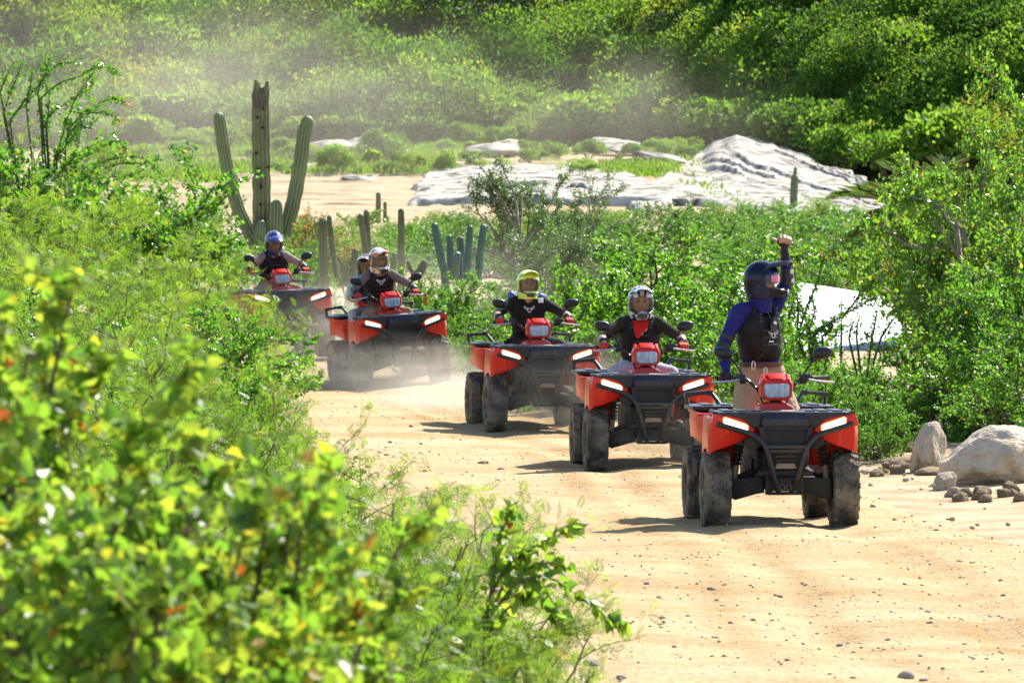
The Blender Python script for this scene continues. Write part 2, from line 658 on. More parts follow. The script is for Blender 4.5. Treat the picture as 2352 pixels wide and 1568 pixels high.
def pinnate(n=7):
    v, f = [], []
    for k in range(n):
        u = 0.12 + 0.88 * k / (n - 1)
        w = 0.30 * math.sin(math.pi * (0.18 + 0.72 * k / (n - 1)))
        for s in (1, -1):
            b = len(v)
            v += [(u, 0, -0.25 * u * u), (u + 0.04, s * w * 0.55, 0.03 - 0.25 * u * u), (u + 0.07, s * w, -0.25 * u * u), (u - 0.045, s * w * 0.55, 0.03 - 0.25 * u * u)]
            f.append((b, b + 1, b + 2, b + 3) if s > 0 else (b + 3, b + 2, b + 1, b))
    return np.array(v, float), [np.array(f)]


T_PINNATE = pinnate()


def leaves_np(tpl, pos, dr, nr, length, width, tint):
    tv, tf = tpl
    n = len(pos)
    dr = unit(dr)
    sd_ = unit(np.cross(nr, dr))
    nr = np.cross(dr, sd_)
    V = pos[:, None, :] + tv[None, :, 0, None] * dr[:, None, :] * length[:, None, None] + tv[None, :, 1, None] * sd_[:, None, :] * width[:, None, None] + tv[None, :, 2, None] * nr[:, None, :] * length[:, None, None]
    k = len(tv)
    F = [(f[None] + (np.arange(n) * k)[:, None, None]).reshape(-1, f.shape[1]) for f in tf]
    return V.reshape(-1, 3), F, np.repeat(tint, k)


def tubes_np(lines, sides=4):
    VV, FF = [], []
    n = 0
    ang = np.arange(sides) * 6.28318 / sides
    for pts, r0, r1 in lines:
        pts = np.asarray(pts)
        m = len(pts)
        t = unit(np.gradient(pts, axis=0))
        a = unit(np.cross(t, np.array([0.31, 0.52, 0.13]) + np.array([0.0, 0.0, 0.8]) * (np.abs(t[:, 2:3]) < 0.7)))
        b = np.cross(t, a)
        rr = np.linspace(r0, r1, m)[:, None, None]
        V = pts[:, None, :] + rr * (np.cos(ang)[None, :, None] * a[:, None, :] + np.sin(ang)[None, :, None] * b[:, None, :])
        VV.append(V.reshape(-1, 3))
        i = np.arange(m * sides).reshape(m, sides) + n
        j = np.roll(i, -1, 1)
        FF.append(np.stack([i[:-1].ravel(), j[:-1].ravel(), j[1:].ravel(), i[1:].ravel()], 1))
        n += m * sides
    return np.concatenate(VV), [np.concatenate(FF)]


def skeleton(g, stems=6, height=1.0, spread=0.5, levels=3, kids=(6, 5), lenf=(0.55, 0.45), wig=0.25, up=0.15, r0=0.03, lean=0.6, first=0.25, base=0.08, segs=6, angle=(0.5, 1.1), droop=0.0):
    """Branch lines as (points, r0, r1, level); a plant about `height` tall on the origin."""
    out = []

    def go(p, d, length, lev, r):
        n = segs if lev == 0 else max(4, segs - lev)
        pts = [p]
        dd = d
        for k in range(n):
            dd = unit(dd + g.normal(size=3) * wig + np.array([0, 0, up - droop * lev * k / n]))
            p = p + dd * length / n
            pts.append(p)
        pts = np.array(pts)
        out.append((pts, r, r * 0.35, lev))
        if lev + 1 < levels:
            for q in range(kids[lev]):
                t = first + (1 - first) * (q + g.random()) / kids[lev]
                k = min(int(t * n), n - 1)
                pp = pts[k] + (pts[k + 1] - pts[k]) * (t * n - k)
                td = unit(pts[k + 1] - pts[k])
                side = unit(np.cross(td, g.normal(size=3)))
                an = g.uniform(*angle)
                nd = td * math.cos(an) + side * math.sin(an)
                go(pp, nd, length * lenf[lev] * g.uniform(0.7, 1.2) * (1.15 - 0.5 * t), lev + 1, r * 0.5 * (1.1 - 0.5 * t))
    for s in range(stems):
        a = 6.28318 * (s + g.random() * 0.8) / stems
        ln = lean * g.uniform(0.3, 1.1)
        d = unit(np.array([math.cos(a) * ln, math.sin(a) * ln, 1.0]))
        go(np.array([math.cos(a) * base * g.random(), math.sin(a) * base * g.random(), -0.04]), d, height * g.uniform(0.7, 1.05), 0, r0 * g.uniform(0.7, 1.1))
    return out


def twig_leaves(g, lines, levels, per_m, t0=0.15, jitter=0.02, updir=0.3, out=0.8):
    P, D = [], []
    for pts, r0, r1, lev in lines:
        if lev not in levels:
            continue
        seg = np.linalg.norm(np.diff(pts, axis=0), axis=1)
        L = seg.sum()
        n = g.poisson(L * per_m * levels[lev])
        if n == 0:
            continue
        t = t0 + (1 - t0) * g.random(n)
        s = t * (len(pts) - 1)
        k = np.minimum(s.astype(int), len(pts) - 2)
        f = (s - k)[:, None]
        p = pts[k] * (1 - f) + pts[k + 1] * f
        td = unit(pts[k + 1] - pts[k])
        d = unit(td * 0.5 + out * unit(g.normal(size=(n, 3))) + np.array([0, 0, updir]))
        P.append(p + g.normal(size=(n, 3)) * jitter)
        D.append(d)
    return np.concatenate(P), np.concatenate(D)


def plant(name, g, lines, tpl, leafm, barkm, per_m, levels, llen, lwid, part="foliage", stem="stem", updir=0.2, nup=0.7, jitter=0.01, t0=0.15, tint=None, sides=4, out=0.8, extra=None):
    """Returns a pair of meshes (foliage, stem)."""
    P, D = twig_leaves(g, lines, levels, per_m, t0, jitter, updir, out)
    n = len(P)
    N = unit(g.normal(size=(n, 3)) + np.array([0, 0, nup]))
    L = g.uniform(0.65, 1.25, n) * llen
    W = L * lwid * g.uniform(0.8, 1.2, n)
    T = np.clip(g.normal(0.42, 0.16, n), 0.02, 0.98) if tint is None else tint(P, n)
    V, F, A = leaves_np(tpl, P, D, N, L, W, T)
    if extra:
        V2, F2, A2 = extra
        F = F + [f + len(V) for f in F2]
        V = np.concatenate([V, V2])
        A = np.concatenate([A, A2])
    fm = np_mesh(part, V, F, leafm, False, {"tint": A})
    V, F = tubes_np([(p, a, b) for p, a, b, l in lines], sides)
    sm = np_mesh(stem, V, F, barkm, True)
    return fm, sm


def tintf(g, base=0.4, sd_=0.14, yellow=0.0, red=0.0):
    def f(P, n):
        t = np.clip(g.normal(base, sd_, n), 0.02, 0.74)
        u = g.random(n)
        t = np.where(u < yellow, g.uniform(0.80, 0.88, n), t)
        return np.where(u > 1 - red, g.uniform(0.93, 0.98, n), t)
    return f


# colour stops: dark leaf .. fresh leaf | yellow | red brown
LEAF = dict(
    broad=leafmat("broad_leaf", [(0.0, (0.042, 0.100, 0.016)), (0.35, (0.095, 0.175, 0.022)), (0.74, (0.18, 0.245, 0.03)), (0.80, (0.32, 0.28, 0.02)), (0.9, (0.42, 0.24, 0.02)), (0.97, (0.30, 0.05, 0.015))], 0.54, 0.42, 0.42),
    fern=leafmat("feathery_leaf", [(0.0, (0.055, 0.105, 0.012)), (0.4, (0.095, 0.165, 0.018)), (0.74, (0.15, 0.21, 0.028)), (0.82, (0.28, 0.24, 0.03)), (0.95, (0.22, 0.10, 0.03))], 0.48, 0.5, 0.35),
    mid=leafmat("bright_leaf", [(0.0, (0.030, 0.080, 0.012)), (0.4, (0.058, 0.145, 0.014)), (0.74, (0.10, 0.20, 0.02)), (0.82, (0.34, 0.30, 0.02)), (0.95, (0.30, 0.10, 0.02))], 0.48, 0.36, 0.5),
    thorn=leafmat("small_dark_leaf", [(0.0, (0.030, 0.060, 0.018)), (0.5, (0.055, 0.105, 0.03)), (0.74, (0.09, 0.14, 0.04)), (0.95, (0.20, 0.15, 0.04))], 0.35, 0.4, 0.5),
    gold=leafmat("yellow_green_leaf", [(0.0, (0.040, 0.095, 0.014)), (0.4, (0.072, 0.15, 0.018)), (0.74, (0.13, 0.20, 0.026)), (0.82, (0.36, 0.33, 0.03)), (0.95, (0.38, 0.18, 0.02))], 0.5, 0.36, 0.5),
    hill=leafmat("hill_leaf", [(0.0, (0.035, 0.080, 0.014)), (0.4, (0.085, 0.155, 0.020)), (0.74, (0.15, 0.22, 0.034)), (0.85, (0.20, 0.20, 0.03)), (0.97, (0.16, 0.12, 0.03))], 0.5, 0.55, 0.22),
    shade=leafmat("painted_shade_leaf", [(0.0, (0.012, 0.030, 0.010)), (0.5, (0.022, 0.050, 0.014)), (0.97, (0.05, 0.07, 0.02))], 0.2, 0.6, 0.2),  # leaf colour darkened to paint in the deep shade of the slope's hollows
    grass=leafmat("grass_blade", [(0.0, (0.06, 0.12, 0.012)), (0.5, (0.10, 0.18, 0.018)), (0.97, (0.20, 0.22, 0.04))], 0.45, 0.5, 0.3),
    palm=leafmat("palm_leaf", [(0.0, (0.035, 0.065, 0.022)), (0.6, (0.06, 0.10, 0.03)), (0.97, (0.20, 0.16, 0.06))], 0.3, 0.4, 0.5),
)
BARK = surf("brown_bark", [(0.3, (0.085, 0.055, 0.035)), (0.7, (0.19, 0.135, 0.09))], 30, 0.9, 0.15, 0.5)
BARK_PALE = surf("pale_bark", [(0.3, (0.20, 0.16, 0.12)), (0.7, (0.36, 0.31, 0.25))], 30, 0.9, 0.15, 0.5)
BARK_GREEN = surf("green_bark", [(0.3, (0.06, 0.075, 0.035)), (0.7, (0.13, 0.13, 0.07))], 30, 0.8, 0.2, 0.5)

PROTO = {}


def proto_fern(seed, **k):
    g = np.random.default_rng(seed)
    a = dict(stems=9, height=0.95, lean=0.85, levels=3, kids=(8, 7), lenf=(0.5, 0.42), wig=0.22, up=0.06, r0=0.009, first=0.12, base=0.12)
    a.update(k)
    ls = skeleton(g, **a)
    return plant("fern", g, ls, T_PINNATE, LEAF['fern'], BARK, 40, {0: 0.12, 1: 0.7, 2: 1.0}, 0.058, 1.05, updir=0.12, nup=0.9, tint=tintf(g, 0.28 + 0.11 * (seed % 3), 0.17, 0.015, 0.004))


def proto_mid(seed, size=0.030, per=62, **k):
    g = np.random.default_rng(seed)
    a = dict(stems=9, height=0.9, lean=0.9, levels=3, kids=(8, 7), lenf=(0.5, 0.42), wig=0.26, up=0.08, r0=0.013, first=0.15, base=0.15)
    a.update(k)
    ls = skeleton(g, **a)
    return plant("mid", g, ls, T_OVAL, LEAF['mid'], BARK, per, {0: 0.1, 1: 0.6, 2: 1.0}, size, 0.75, updir=0.15, tint=tintf(g, 0.28 + 0.09 * (seed % 3), 0.19, 0.014, 0.001))


def proto_wand(seed, n=9, height=1.0, red=True):
    """Long arching wands clothed in small leaves, a red flower spray at some tips."""
    g = np.random.default_rng(seed)
    ls = skeleton(g, stems=n, height=height * 0.9, lean=0.95, levels=2, kids=(4,), lenf=(0.55,), wig=0.10, up=0.02, r0=0.016, first=0.2, base=0.12, segs=12, angle=(0.25, 0.6), droop=0.12)
    P2, D2 = [], []
    if red:
        for pts, r0, r1, lev in ls:
            if g.random() < 0.35:
                m = 16
                P2.append(pts[-1] + g.normal(size=(m, 3)) * np.array([0.03, 0.03, 0.03]) * height + unit(pts[-1] - pts[-2]) * 0.03)
                D2.append(unit(g.normal(size=(m, 3)) + unit(pts[-1] - pts[-2])))
    ex = None
    if P2:
        P2, D2 = np.concatenate(P2), np.concatenate(D2)
        m = len(P2)
        ex = leaves_np(T_RHOMB, P2, D2, unit(g.normal(size=(m, 3))), np.full(m, 0.035), np.full(m, 0.012), np.full(m, 0.97))
    return plant("wand", g, ls, T_OVAL, LEAF['mid'], BARK_GREEN, 150, {0: 1.0, 1: 1.0}, 0.028, 0.55, updir=0.25, t0=0.1, tint=tintf(g, 0.36, 0.13, 0.02, 0), extra=ex, out=1.2)


def put(meshes, name, X, Ytop, d, label, cat="shrub", group=None, spin=None, wide=1.0, hnorm=1.0, sink=0.03, parts=("foliage", "stem"), lean=0.0, zb=None):
    """Stand a plant on the ground, d metres off, with its top at the picture height it has in the place."""
    p = at(X, Ytop, d)
    zg = (z1(p.x, d) if zb is None else zb) - sink
    s = max(0.2, (p.z - zg)) / hnorm
    e = empty(name, (p.x, d, zg), (0, lean, rnd.uniform(0, 6.28) if spin is None else spin), label, cat, group)
    e.scale = (s * wide, s * wide, s)
    for m, pn in zip(meshes, parts):
        link(pn, m, e)
    return e


def mesh_top(meshes, q=99.5):
    V = np.empty(len(meshes[0].vertices) * 3, np.float32)
    meshes[0].vertices.foreach_get("co", V)
    return float(np.percentile(V[2::3], q))

# ------------------------------------------------------------------ hill scrub, rocks, river bed
def clump_leaves(g, centres, radii, per, size, wid, tint):
    """Leaf tufts over rounded crowns: (n,3) centres, (n,3) radii."""
    P, D, N, T, S = [], [], [], [], []
    for c, r, n, tb in zip(centres, radii, per, tint):
        k = int(n)
        v = unit(g.normal(size=(k, 3)))
        v[:, 2] = np.abs(v[:, 2]) * 1.1 - 0.25
        v = unit(v)
        lump = 1 + 0.32 * fbm(v[:, 0] * 2.2 + c[0], v[:, 1] * 2.2 + c[1], v[:, 2] * 2.2, seed=5)
        q = g.random(k) ** 0.35
        P.append(c + v * r * (lump * (0.55 + 0.5 * q))[:, None])
        D.append(unit(v + g.normal(size=(k, 3)) * 0.8 + np.array([0, 0, 0.25])))
        N.append(unit(g.normal(size=(k, 3)) + v * 0.6 + np.array([0, 0, 0.5])))
        T.append(np.clip(g.normal(tb, 0.13, k), 0, 0.98))
        S.append(np.full(k, 0.65 + 0.9 * g.random() ** 2))
    P, D, N, T, S = (np.concatenate(a) for a in (P, D, N, T, S))
    L = g.uniform(0.6, 1.4, len(P)) * size * S
    return leaves_np(T_RHOMB, P, D, N, L, L * wid, T)


g = np.random.default_rng(41)
n = 7000
hx_ = g.uniform(-27, 27, n)
hy_ = hill_foot(hx_) + g.uniform(0.3, 30, n)
hz_ = zf(hx_, hy_)
gap = fbm(hx_ * 0.34, hy_ * 0.22, seed=14)
ok = (abs(hx_) < hy_ / FOC * 1176 * 1.25) & (hz_ < CAM_H + hy_ * 487 / FOC + 3.5) & (gap > -0.19)
hx_, hy_, hz_ = hx_[ok], hy_[ok], hz_[ok]
n = len(hx_)
rr0 = 0.32 + 1.15 * g.random(n) ** 3
nz = fbm(hx_ * 0.13, hy_ * 0.13, seed=12)
cs = np.stack([hx_, hy_, hz_ + rr0 * (0.3 + 0.3 * g.random(n)) + 0.45 + 0.9 * np.maximum(0, nz + 0.2)], 1)
rs = np.stack([rr0 * 1.1, rr0 * 1.1, rr0 * (0.8 + 0.5 * g.random(n))], 1)
per = 540 * rr0 ** 1.8
tn = 0.36 + 0.46 * nz + g.normal(size=n) * 0.17
V, F, A = clump_leaves(g, np.array(cs), np.array(rs), per, 0.135, 0.60, tn)
print('hill leaves', len(A) // 4)
props(link("hillside_scrub", np_mesh("hillside_scrub", V, F, LEAF['hill'], False, {"tint": A})), "dense green scrub covering the whole hillside", None, None, "stuff")


def slope_point(X, Y):
    """Distance at which the hillside is seen at the picture height Y."""
    dd = np.linspace(225, 320, 400)
    x = (X - 1176) / FOC * dd
    yy = 487 - FOC * (zf(x, dd) - CAM_H) / dd
    k = np.argmax((yy < Y) & (dd > hill_foot(x)))
    return float(dd[k])


def hill_bush_pair(seed, n=3, leaf=0.17, tint=0.4, tall=1.0):
    g = np.random.default_rng(seed)
    c = [np.array((g.normal() * 0.42, g.normal() * 0.42, 0.30 + 0.45 * g.random() * tall)) for k in range(n + 3)]
    r = [np.array((0.42, 0.42, 0.36)) * g.uniform(0.6, 1.15) for k in c]
    V, F, A = clump_leaves(g, c, r, [520] * len(c), leaf * 0.45, 0.55, [tint + g.normal() * 0.08 for k in c])
    ls = skeleton(g, stems=7, height=0.8, lean=0.8, levels=2, kids=(5,), lenf=(0.5,), r0=0.022)
    sv, sf = tubes_np([(p, a, b) for p, a, b, l in ls])
    return np_mesh("foliage", V, F, LEAF['hill'], False, {"tint": A}), np_mesh("stem", sv, sf, BARK_PALE, True)


HB = [hill_bush_pair(s, 4 + s % 3, 0.16, t, tl) for s, t, tl in ((1, 0.32, 1.0), (2, 0.45, 0.8), (3, 0.52, 1.2), (4, 0.26, 1.1), (5, 0.10, 1.4))]
HB[4][0].materials[0] = LEAF['shade']  # this crown gets the leaf colour with shade painted in
HT = [mesh_top(m) for m in HB]
# (X, top Y, base Y, distance, kind, wide, label)
for (X, Yt, d, kd, wide, lab) in [
    (420, 205, 262, 1, 1.5, "pale hazy bush at the hill foot, left of the giant cactus arm"),
    (290, 230, 258, 0, 1.5, "dark rounded bush at the hill foot above the sandy river bank"),
    (330, 130, 272, 3, 1.7, "big dark bush on the slope above the hazy river bank"),
    (180, 250, 258, 2, 1.3, "grey green bush at the hill foot behind the wand plant"),
    (60, 235, 262, 0, 1.6, "shadowed bush at the hill foot beyond the arching wands"),
    (840, 185, 258, 3, 1.25, "large rounded dark bush at the hill foot, right of the giant cactus"),
    (900, 175, 262, 2, 1.2, "tall yellow green bush behind the large rounded dark bush"),
    (1040, 225, 258, 1, 1.4, "yellowish wide bush at the hill foot above the strip of grass"),
    (1110, 200, 262, 2, 1.3, "light green bush at the hill foot with drooping sprays above the grass"),
    (1210, 205, 260, 0, 1.3, "dark bush with bare grey twigs at the hill foot"),
    (1330, 215, 256, 1, 1.3, "grey green airy bush overhanging the pale rocks"),
    (1440, 130, 262, 3, 1.3, "tall dark shaded tree at the hill foot in the middle"),
    (1560, 160, 260, 3, 1.4, "deep shaded thicket bush left above the granite outcrop"),
    (1660, 215, 250, 0, 1.3, "bush standing just above the top edge of the granite outcrop"),
    (1800, 245, 246, 3, 1.2, "dark bush hanging over the upper side of the granite outcrop"),
    (1930, 290, 240, 3, 1.0, "green bush above the right end of the granite outcrop"),
    (2050, 290, 238, 0, 1.1, "dark bush beyond the yellow green tree crown"),
    (2200, 250, 238, 1, 1.2, "green bush on the slope above the yellow green tree"),
    (770, 335, 222, 1, 0.9, "small green bush growing among pale rocks right of the giant cactus"),
    (880, 300, 232, 0, 1.0, "round bush between the pale ledges and the grass strip"),
    (950, 345, 222, 2, 0.8, "light green tuft bush on the sandy river bank"),
    (1020, 350, 220, 1, 0.7, "small bush casting a shadow on the pale rock slab"),
    (260, 320, 215, 2, 0.8, "small grey bush standing on the hazy river bank"),
    (1480, 455, 200, 2, 1.0, "small bush at the foot of the middle rock slab"),
]:
    put(HB[kd], "hill_bush", X, Yt, d, lab, "bush", "bushes along the foot of the hill", wide=wide, hnorm=HT[kd], parts=("foliage", "stem"))

for (X, Yb, h, w, lab) in [(1010, 95, 130, 1.5, "shade darkened tree at the top edge of the view, left of the middle"), (1120, 85, 125, 1.5, "shade darkened tree at the top edge of the view, in the middle"), (640, 75, 120, 1.6, "shade darkened hazy tree high on the slope above the giant cactus"), (30, 60, 100, 1.3, "shade darkened tree high on the slope at the left corner"),
                           (1330, 60, 90, 1.2, "shade darkened tree on the upper slope right of the middle"), (1600, 110, 110, 1.3, "shade darkened tree high above the granite outcrop"), (1870, 120, 80, 1.2, "shade darkened rounded tree on the slope above the outcrop's right end"), (2080, 170, 90, 1.3, "shade darkened rounded tree on the slope left of the yellow green crown"), (2230, 90, 80, 1.3, "shade darkened tree on the right hand upper slope")]:
    put(HB[4], "hill_tree", X, Yb - h, slope_point(X, Yb), lab, "tree", "trees painted dark as shade in the hillside scrub", wide=w, hnorm=HT[4])  # darkened crowns stand for shaded hollows in the scrub
for k in range(80):
    Y = rnd.uniform(318, 412)
    X = rnd.uniform(120, 1600)
    d = float(np.interp(Y, [300, 345, 400, 480], [262, 253, 227, 184]))
    kd = rnd.randrange(4)
    put(HB[kd], "hill_bush", X, Y - rnd.uniform(18, 62) * (1.3 if Y < 350 else 0.8), d, "small bush among the grass and pale ledges beyond the river bed", "bush", "small bushes among grass and ledges beyond the river bed", wide=rnd.uniform(0.9, 1.5), hnorm=HT[kd])

# granite outcrops: each slab a stone of the outcrop
SLABS = [rock_mesh("slab", M_granite, 4, s, 0.30, 0.8, 12, 1.5) for s in (1, 2, 3, 4)]


def outcrop(label, X, Y, d, slabs):
    p = at(X, Y, d)
    zb = z1(p.x, d)
    e = empty("granite_outcrop", (p.x, d, zb), (0, 0, 0), label, "rock", "pale granite outcrops beyond the river bed")
    for k, (x, y, w, h, dd, dep, tilt) in enumerate(slabs):
        c = at(x, y, dd)
        o = link("stone", SLABS[k % 4], e)
        o.location = (c.x - p.x, dd - d, c.z - zb)
        o.scale = (w * dd / FOC / 2 * 1.25, dep, h * dd / FOC * 0.62)
        o.rotation_euler = (R(6), R(tilt), rnd.uniform(-0.2, 0.2))
    return e


def rock_face(label, top, ybot, d0, steps, skew, seed, amp=0.10, front=0.0):
    """A granite dome as stepped ledges; every ledge is a slab of its own. top: picture outline of the crest."""
    tx = np.array([q[0] for q in top], float)
    ty_ = np.array([q[1] for q in top], float)
    Xs = np.linspace(tx[0], tx[-1], 190)
    tops = np.interp(Xs, tx, ty_) + 6 * fbm(Xs * 0.02, Xs * 0, seed=seed)
    # crest stands where the sloping ground would be seen at that height
    dd = np.linspace(190, 262, 200)
    gy = 487 - FOC * (zbase(dd * 0 + 5.0, dd) - CAM_H) / dd
    d1 = np.interp(-tops, -gy, dd) + 1.0
    d1 = np.clip(d1, d0 + 3, hill_foot((Xs - 1176) / FOC * 245) + 1.0)
    nv = 420
    U = np.linspace(0, 1, nv)[:, None]
    D = d0 + (d1 - d0)[None, :] * U
    s0 = U + skew * ((Xs - Xs[0]) / (Xs[-1] - Xs[0]) - 0.5)[None, :] + 0.10 * fbm(Xs[None, :] * 0.011 + U * 0, U * 1.5 + 0 * Xs[None, :], seed=seed + 4)
    ph = s0 * steps + 0.45 * np.sin(s0 * steps * 2.1 + seed) + 0.35 * fbm(Xs[None, :] * 0.006 + 0 * U, 2.0 * U + 0 * Xs[None, :], seed=seed + 5)
    fr = ph - np.floor(ph)
    led = np.floor(ph).astype(int)
    # ledge tread: steep little riser, then a slow slope
    lh = 0.05 + 0.38 * _hash(np.floor(ph), np.floor(Xs[None, :] / 170 + ph * 0.5), np.zeros_like(ph), seed)      # some ledges stand high, some hardly
    tread = (np.minimum(1, fr / 0.03) * lh - lh * fr) / steps
    W = U + tread * 0.95 * np.minimum(1, 6 * U) * np.minimum(1, 6 * (1 - U))
    W = W + front * np.minimum(1, U / 0.012) * (1 - U)
    Y = ybot + (tops[None, :] - ybot) * W
    Xg = Xs[None, :] + 0 * U
    x = (Xg - 1176) / FOC * D
    z = CAM_H + (487 - Y) * D / FOC
    z = z + amp * fbm(x * 0.9, D * 0.35, seed=seed + 7) + 0.05 * fbm(x * 3, D * 1.5, seed=seed + 8)
    z = np.maximum(z + 0.10, zf(x, D) + 0.22 + 0.08 * fbm(x * 2, D, seed=seed + 9))
    rag = np.minimum(np.minimum(U * (60 if front else 9), 9 * (1 - U)), 11 * np.minimum((Xs - Xs[0]) / (Xs[-1] - Xs[0]), (Xs[-1] - Xs) / (Xs[-1] - Xs[0]))[None, :]) + 0.9 * fbm(x * 0.8, D * 0.22, seed=seed + 11)
    z = z - 0.75 * (1 - sstep(0.1, 0.75, rag))
    i0 = len(Xs) // 2
    p0 = np.array([x[0, i0], D[0, i0], z[0, i0]])
    e = empty("granite_outcrop", tuple(p0), (0, 0, 0), label, "rock", "pale granite outcrops beyond the river bed")
    V = np.stack([x.ravel(), D.ravel(), z.ravel()], 1) - p0
    nx_ = len(Xs)
    idx = np.arange(nv * nx_).reshape(nv, nx_)
    Fq = np.stack([idx[:-1, :-1].ravel(), idx[:-1, 1:].ravel(), idx[1:, 1:].ravel(), idx[1:, :-1].ravel()], 1)
    L_ = led[:-1, :-1].ravel()
    for q in np.unique(L_):
        f = Fq[L_ == q]
        u, inv = np.unique(f, return_inverse=True)
        link("slab", np_mesh("slab", V[u], [inv.reshape(f.shape)], M_granite, False), e)
    return e


rock_face("long pale granite outcrop sloping down to the right, behind the thin distant cactus", [(1430, 470), (1510, 425), (1580, 372), (1640, 322), (1690, 303), (1760, 322), (1850, 360), (1950, 395), (2040, 430), (2110, 462)], 500, 184, 6, 0.9, 201, 0.11)
rock_face("wide pale granite hump in the middle with a dark overhang, behind the thorn tree", [(915, 452), (950, 425), (1010, 398), (1090, 386), (1200, 383), (1330, 388), (1410, 405), (1500, 432), (1580, 452), (1640, 476)], 486, 188, 3, 0.4, 231, 0.16, 0.30)
outcrop("small pale ledge with a shaded face above the grass strip", 1130, 345, 244, [(1120, 345, 110, 40, 244, 2.2, -4), (1165, 338, 80, 34, 246, 2.0, 2), (1085, 358, 70, 26, 243, 1.6, -6)])
outcrop("cluster of low grey ledges right of the giant cactus", 780, 335, 240, [(750, 335, 90, 34, 240, 2.0, -4), (840, 330, 80, 34, 242, 2.0, 2), (790, 395, 70, 26, 228, 1.6, 3), (900, 345, 70, 22, 238, 1.4, 0), (700, 385, 80, 22, 228, 1.6, 0)])
outcrop("flat pale boulder lying on the sand right of the giant cactus", 820, 412, 216, [(818, 412, 70, 26, 216, 1.1, 3)])
outcrop("grey ledge between grass and rocks in the middle distance", 1500, 350, 240, [(1510, 360, 110, 30, 240, 2.0, 10), (1430, 335, 80, 22, 246, 1.8, 6), (1390, 325, 70, 18, 249, 1.6, 4)])

# grass strips between the rocks
g = np.random.default_rng(77)
P = []
for (X0, X1, Y0, Y1, n) in ((960, 1600, 312, 372, 26000), (150, 1000, 322, 408, 44000), (1620, 1700, 300, 345, 1500), (1380, 1560, 372, 420, 3000), (100, 520, 392, 430, 5000), (1560, 2050, 345, 470, 3500)):
    for k in range(n):
        Y = g.uniform(Y0, Y1)
        X = g.uniform(X0, X1)
        d = np.interp(Y, [300, 345, 400, 480], [262, 253, 227, 184]) + g.normal() * 1.5
        x = (X - 1176) / FOC * d
        P.append((x, d))
P = np.array(P)
keep = fbm(P[:, 0] * 0.35, P[:, 1] * 0.2, seed=51) > -0.02
P = P[keep]
P = np.column_stack([P, zf(P[:, 0], P[:, 1]) + 0.05])
n = len(P)
D = unit(g.normal(size=(n, 3)) * 0.45 + np.array([0, 0, 1.0]))
V, F, A = leaves_np(T_RHOMB, P, D, unit(g.normal(size=(n, 3))), g.uniform(0.15, 0.42, n), np.full(n, 0.05), np.clip(g.normal(0.45, 0.2, n), 0, 1))
props(link("grass", np_mesh("grass", V, F, LEAF['grass'], False, {"tint": A})), "strips of short bright grass between the pale rocks", None, None, "stuff")

# ------------------------------------------------------------------ cacti
M_cactus = surf("cactus_skin", [(0.28, (0.09, 0.08, 0.055)), (0.38, (0.085, 0.12, 0.04)), (0.55, (0.115, 0.165, 0.05)), (0.75, (0.17, 0.20, 0.085))], 2.2, 0.5, 0.5, 0.4, 40, stretch=(1, 1, 0.6))
M_trunk = surf("old_cactus_skin", [(0.34, (0.07, 0.05, 0.04)), (0.42, (0.11, 0.095, 0.055)), (0.5, (0.115, 0.14, 0.05)), (0.7, (0.15, 0.18, 0.075))], 3.0, 0.6, 0.4, 0.6, 30, 8, stretch=(1, 1, 0.5))
M_cactus_blue = surf("blue_green_cactus_skin", [(0.28, (0.03, 0.07, 0.05)), (0.5, (0.035, 0.115, 0.075)), (0.75, (0.07, 0.16, 0.11))], 4, 0.45, 0.5, 0.4, 40)
M_cactus_old = surf("weathered_cactus_skin", [(0.25, (0.06, 0.05, 0.035)), (0.42, (0.11, 0.125, 0.055)), (0.75, (0.17, 0.175, 0.085))], 4, 0.7, 0.3, 0.6, 30)
M_scar = flat("dark_scar", (0.03, 0.022, 0.018), 0.9, 0.2, 0.4)


for m_, pale in ((M_cactus, (0.34, 0.33, 0.22)), (M_trunk, (0.28, 0.25, 0.17)), (M_cactus_blue, (0.22, 0.27, 0.25)), (M_cactus_old, (0.30, 0.27, 0.20))):   # pale spine cushions along the ribs
    N, L = m_.node_tree.nodes, m_.node_tree.links
    p = [n for n in N if n.type == 'BSDF_PRINCIPLED'][0]
    src = p.inputs['Base Color'].links[0].from_socket
    a = N.new("ShaderNodeAttribute")
    a.attribute_name = "rib"
    mr = N.new("ShaderNodeMapRange")
    mr.inputs['From Min'].default_value = 0.62
    mr.inputs['From Max'].default_value = 1.0
    mr.inputs['To Max'].default_value = 0.6 if m_ is M_cactus else 0.4
    L.new(a.outputs['Fac'], mr.inputs['Value'])
    mx = N.new("ShaderNodeMix")
    mx.data_type = 'RGBA'
    L.new(mr.outputs[0], mx.inputs[0])
    L.new(src, mx.inputs[6])
    mx.inputs[7].default_value = (*pale, 1)
    L.new(mx.outputs[2], p.inputs['Base Color'])


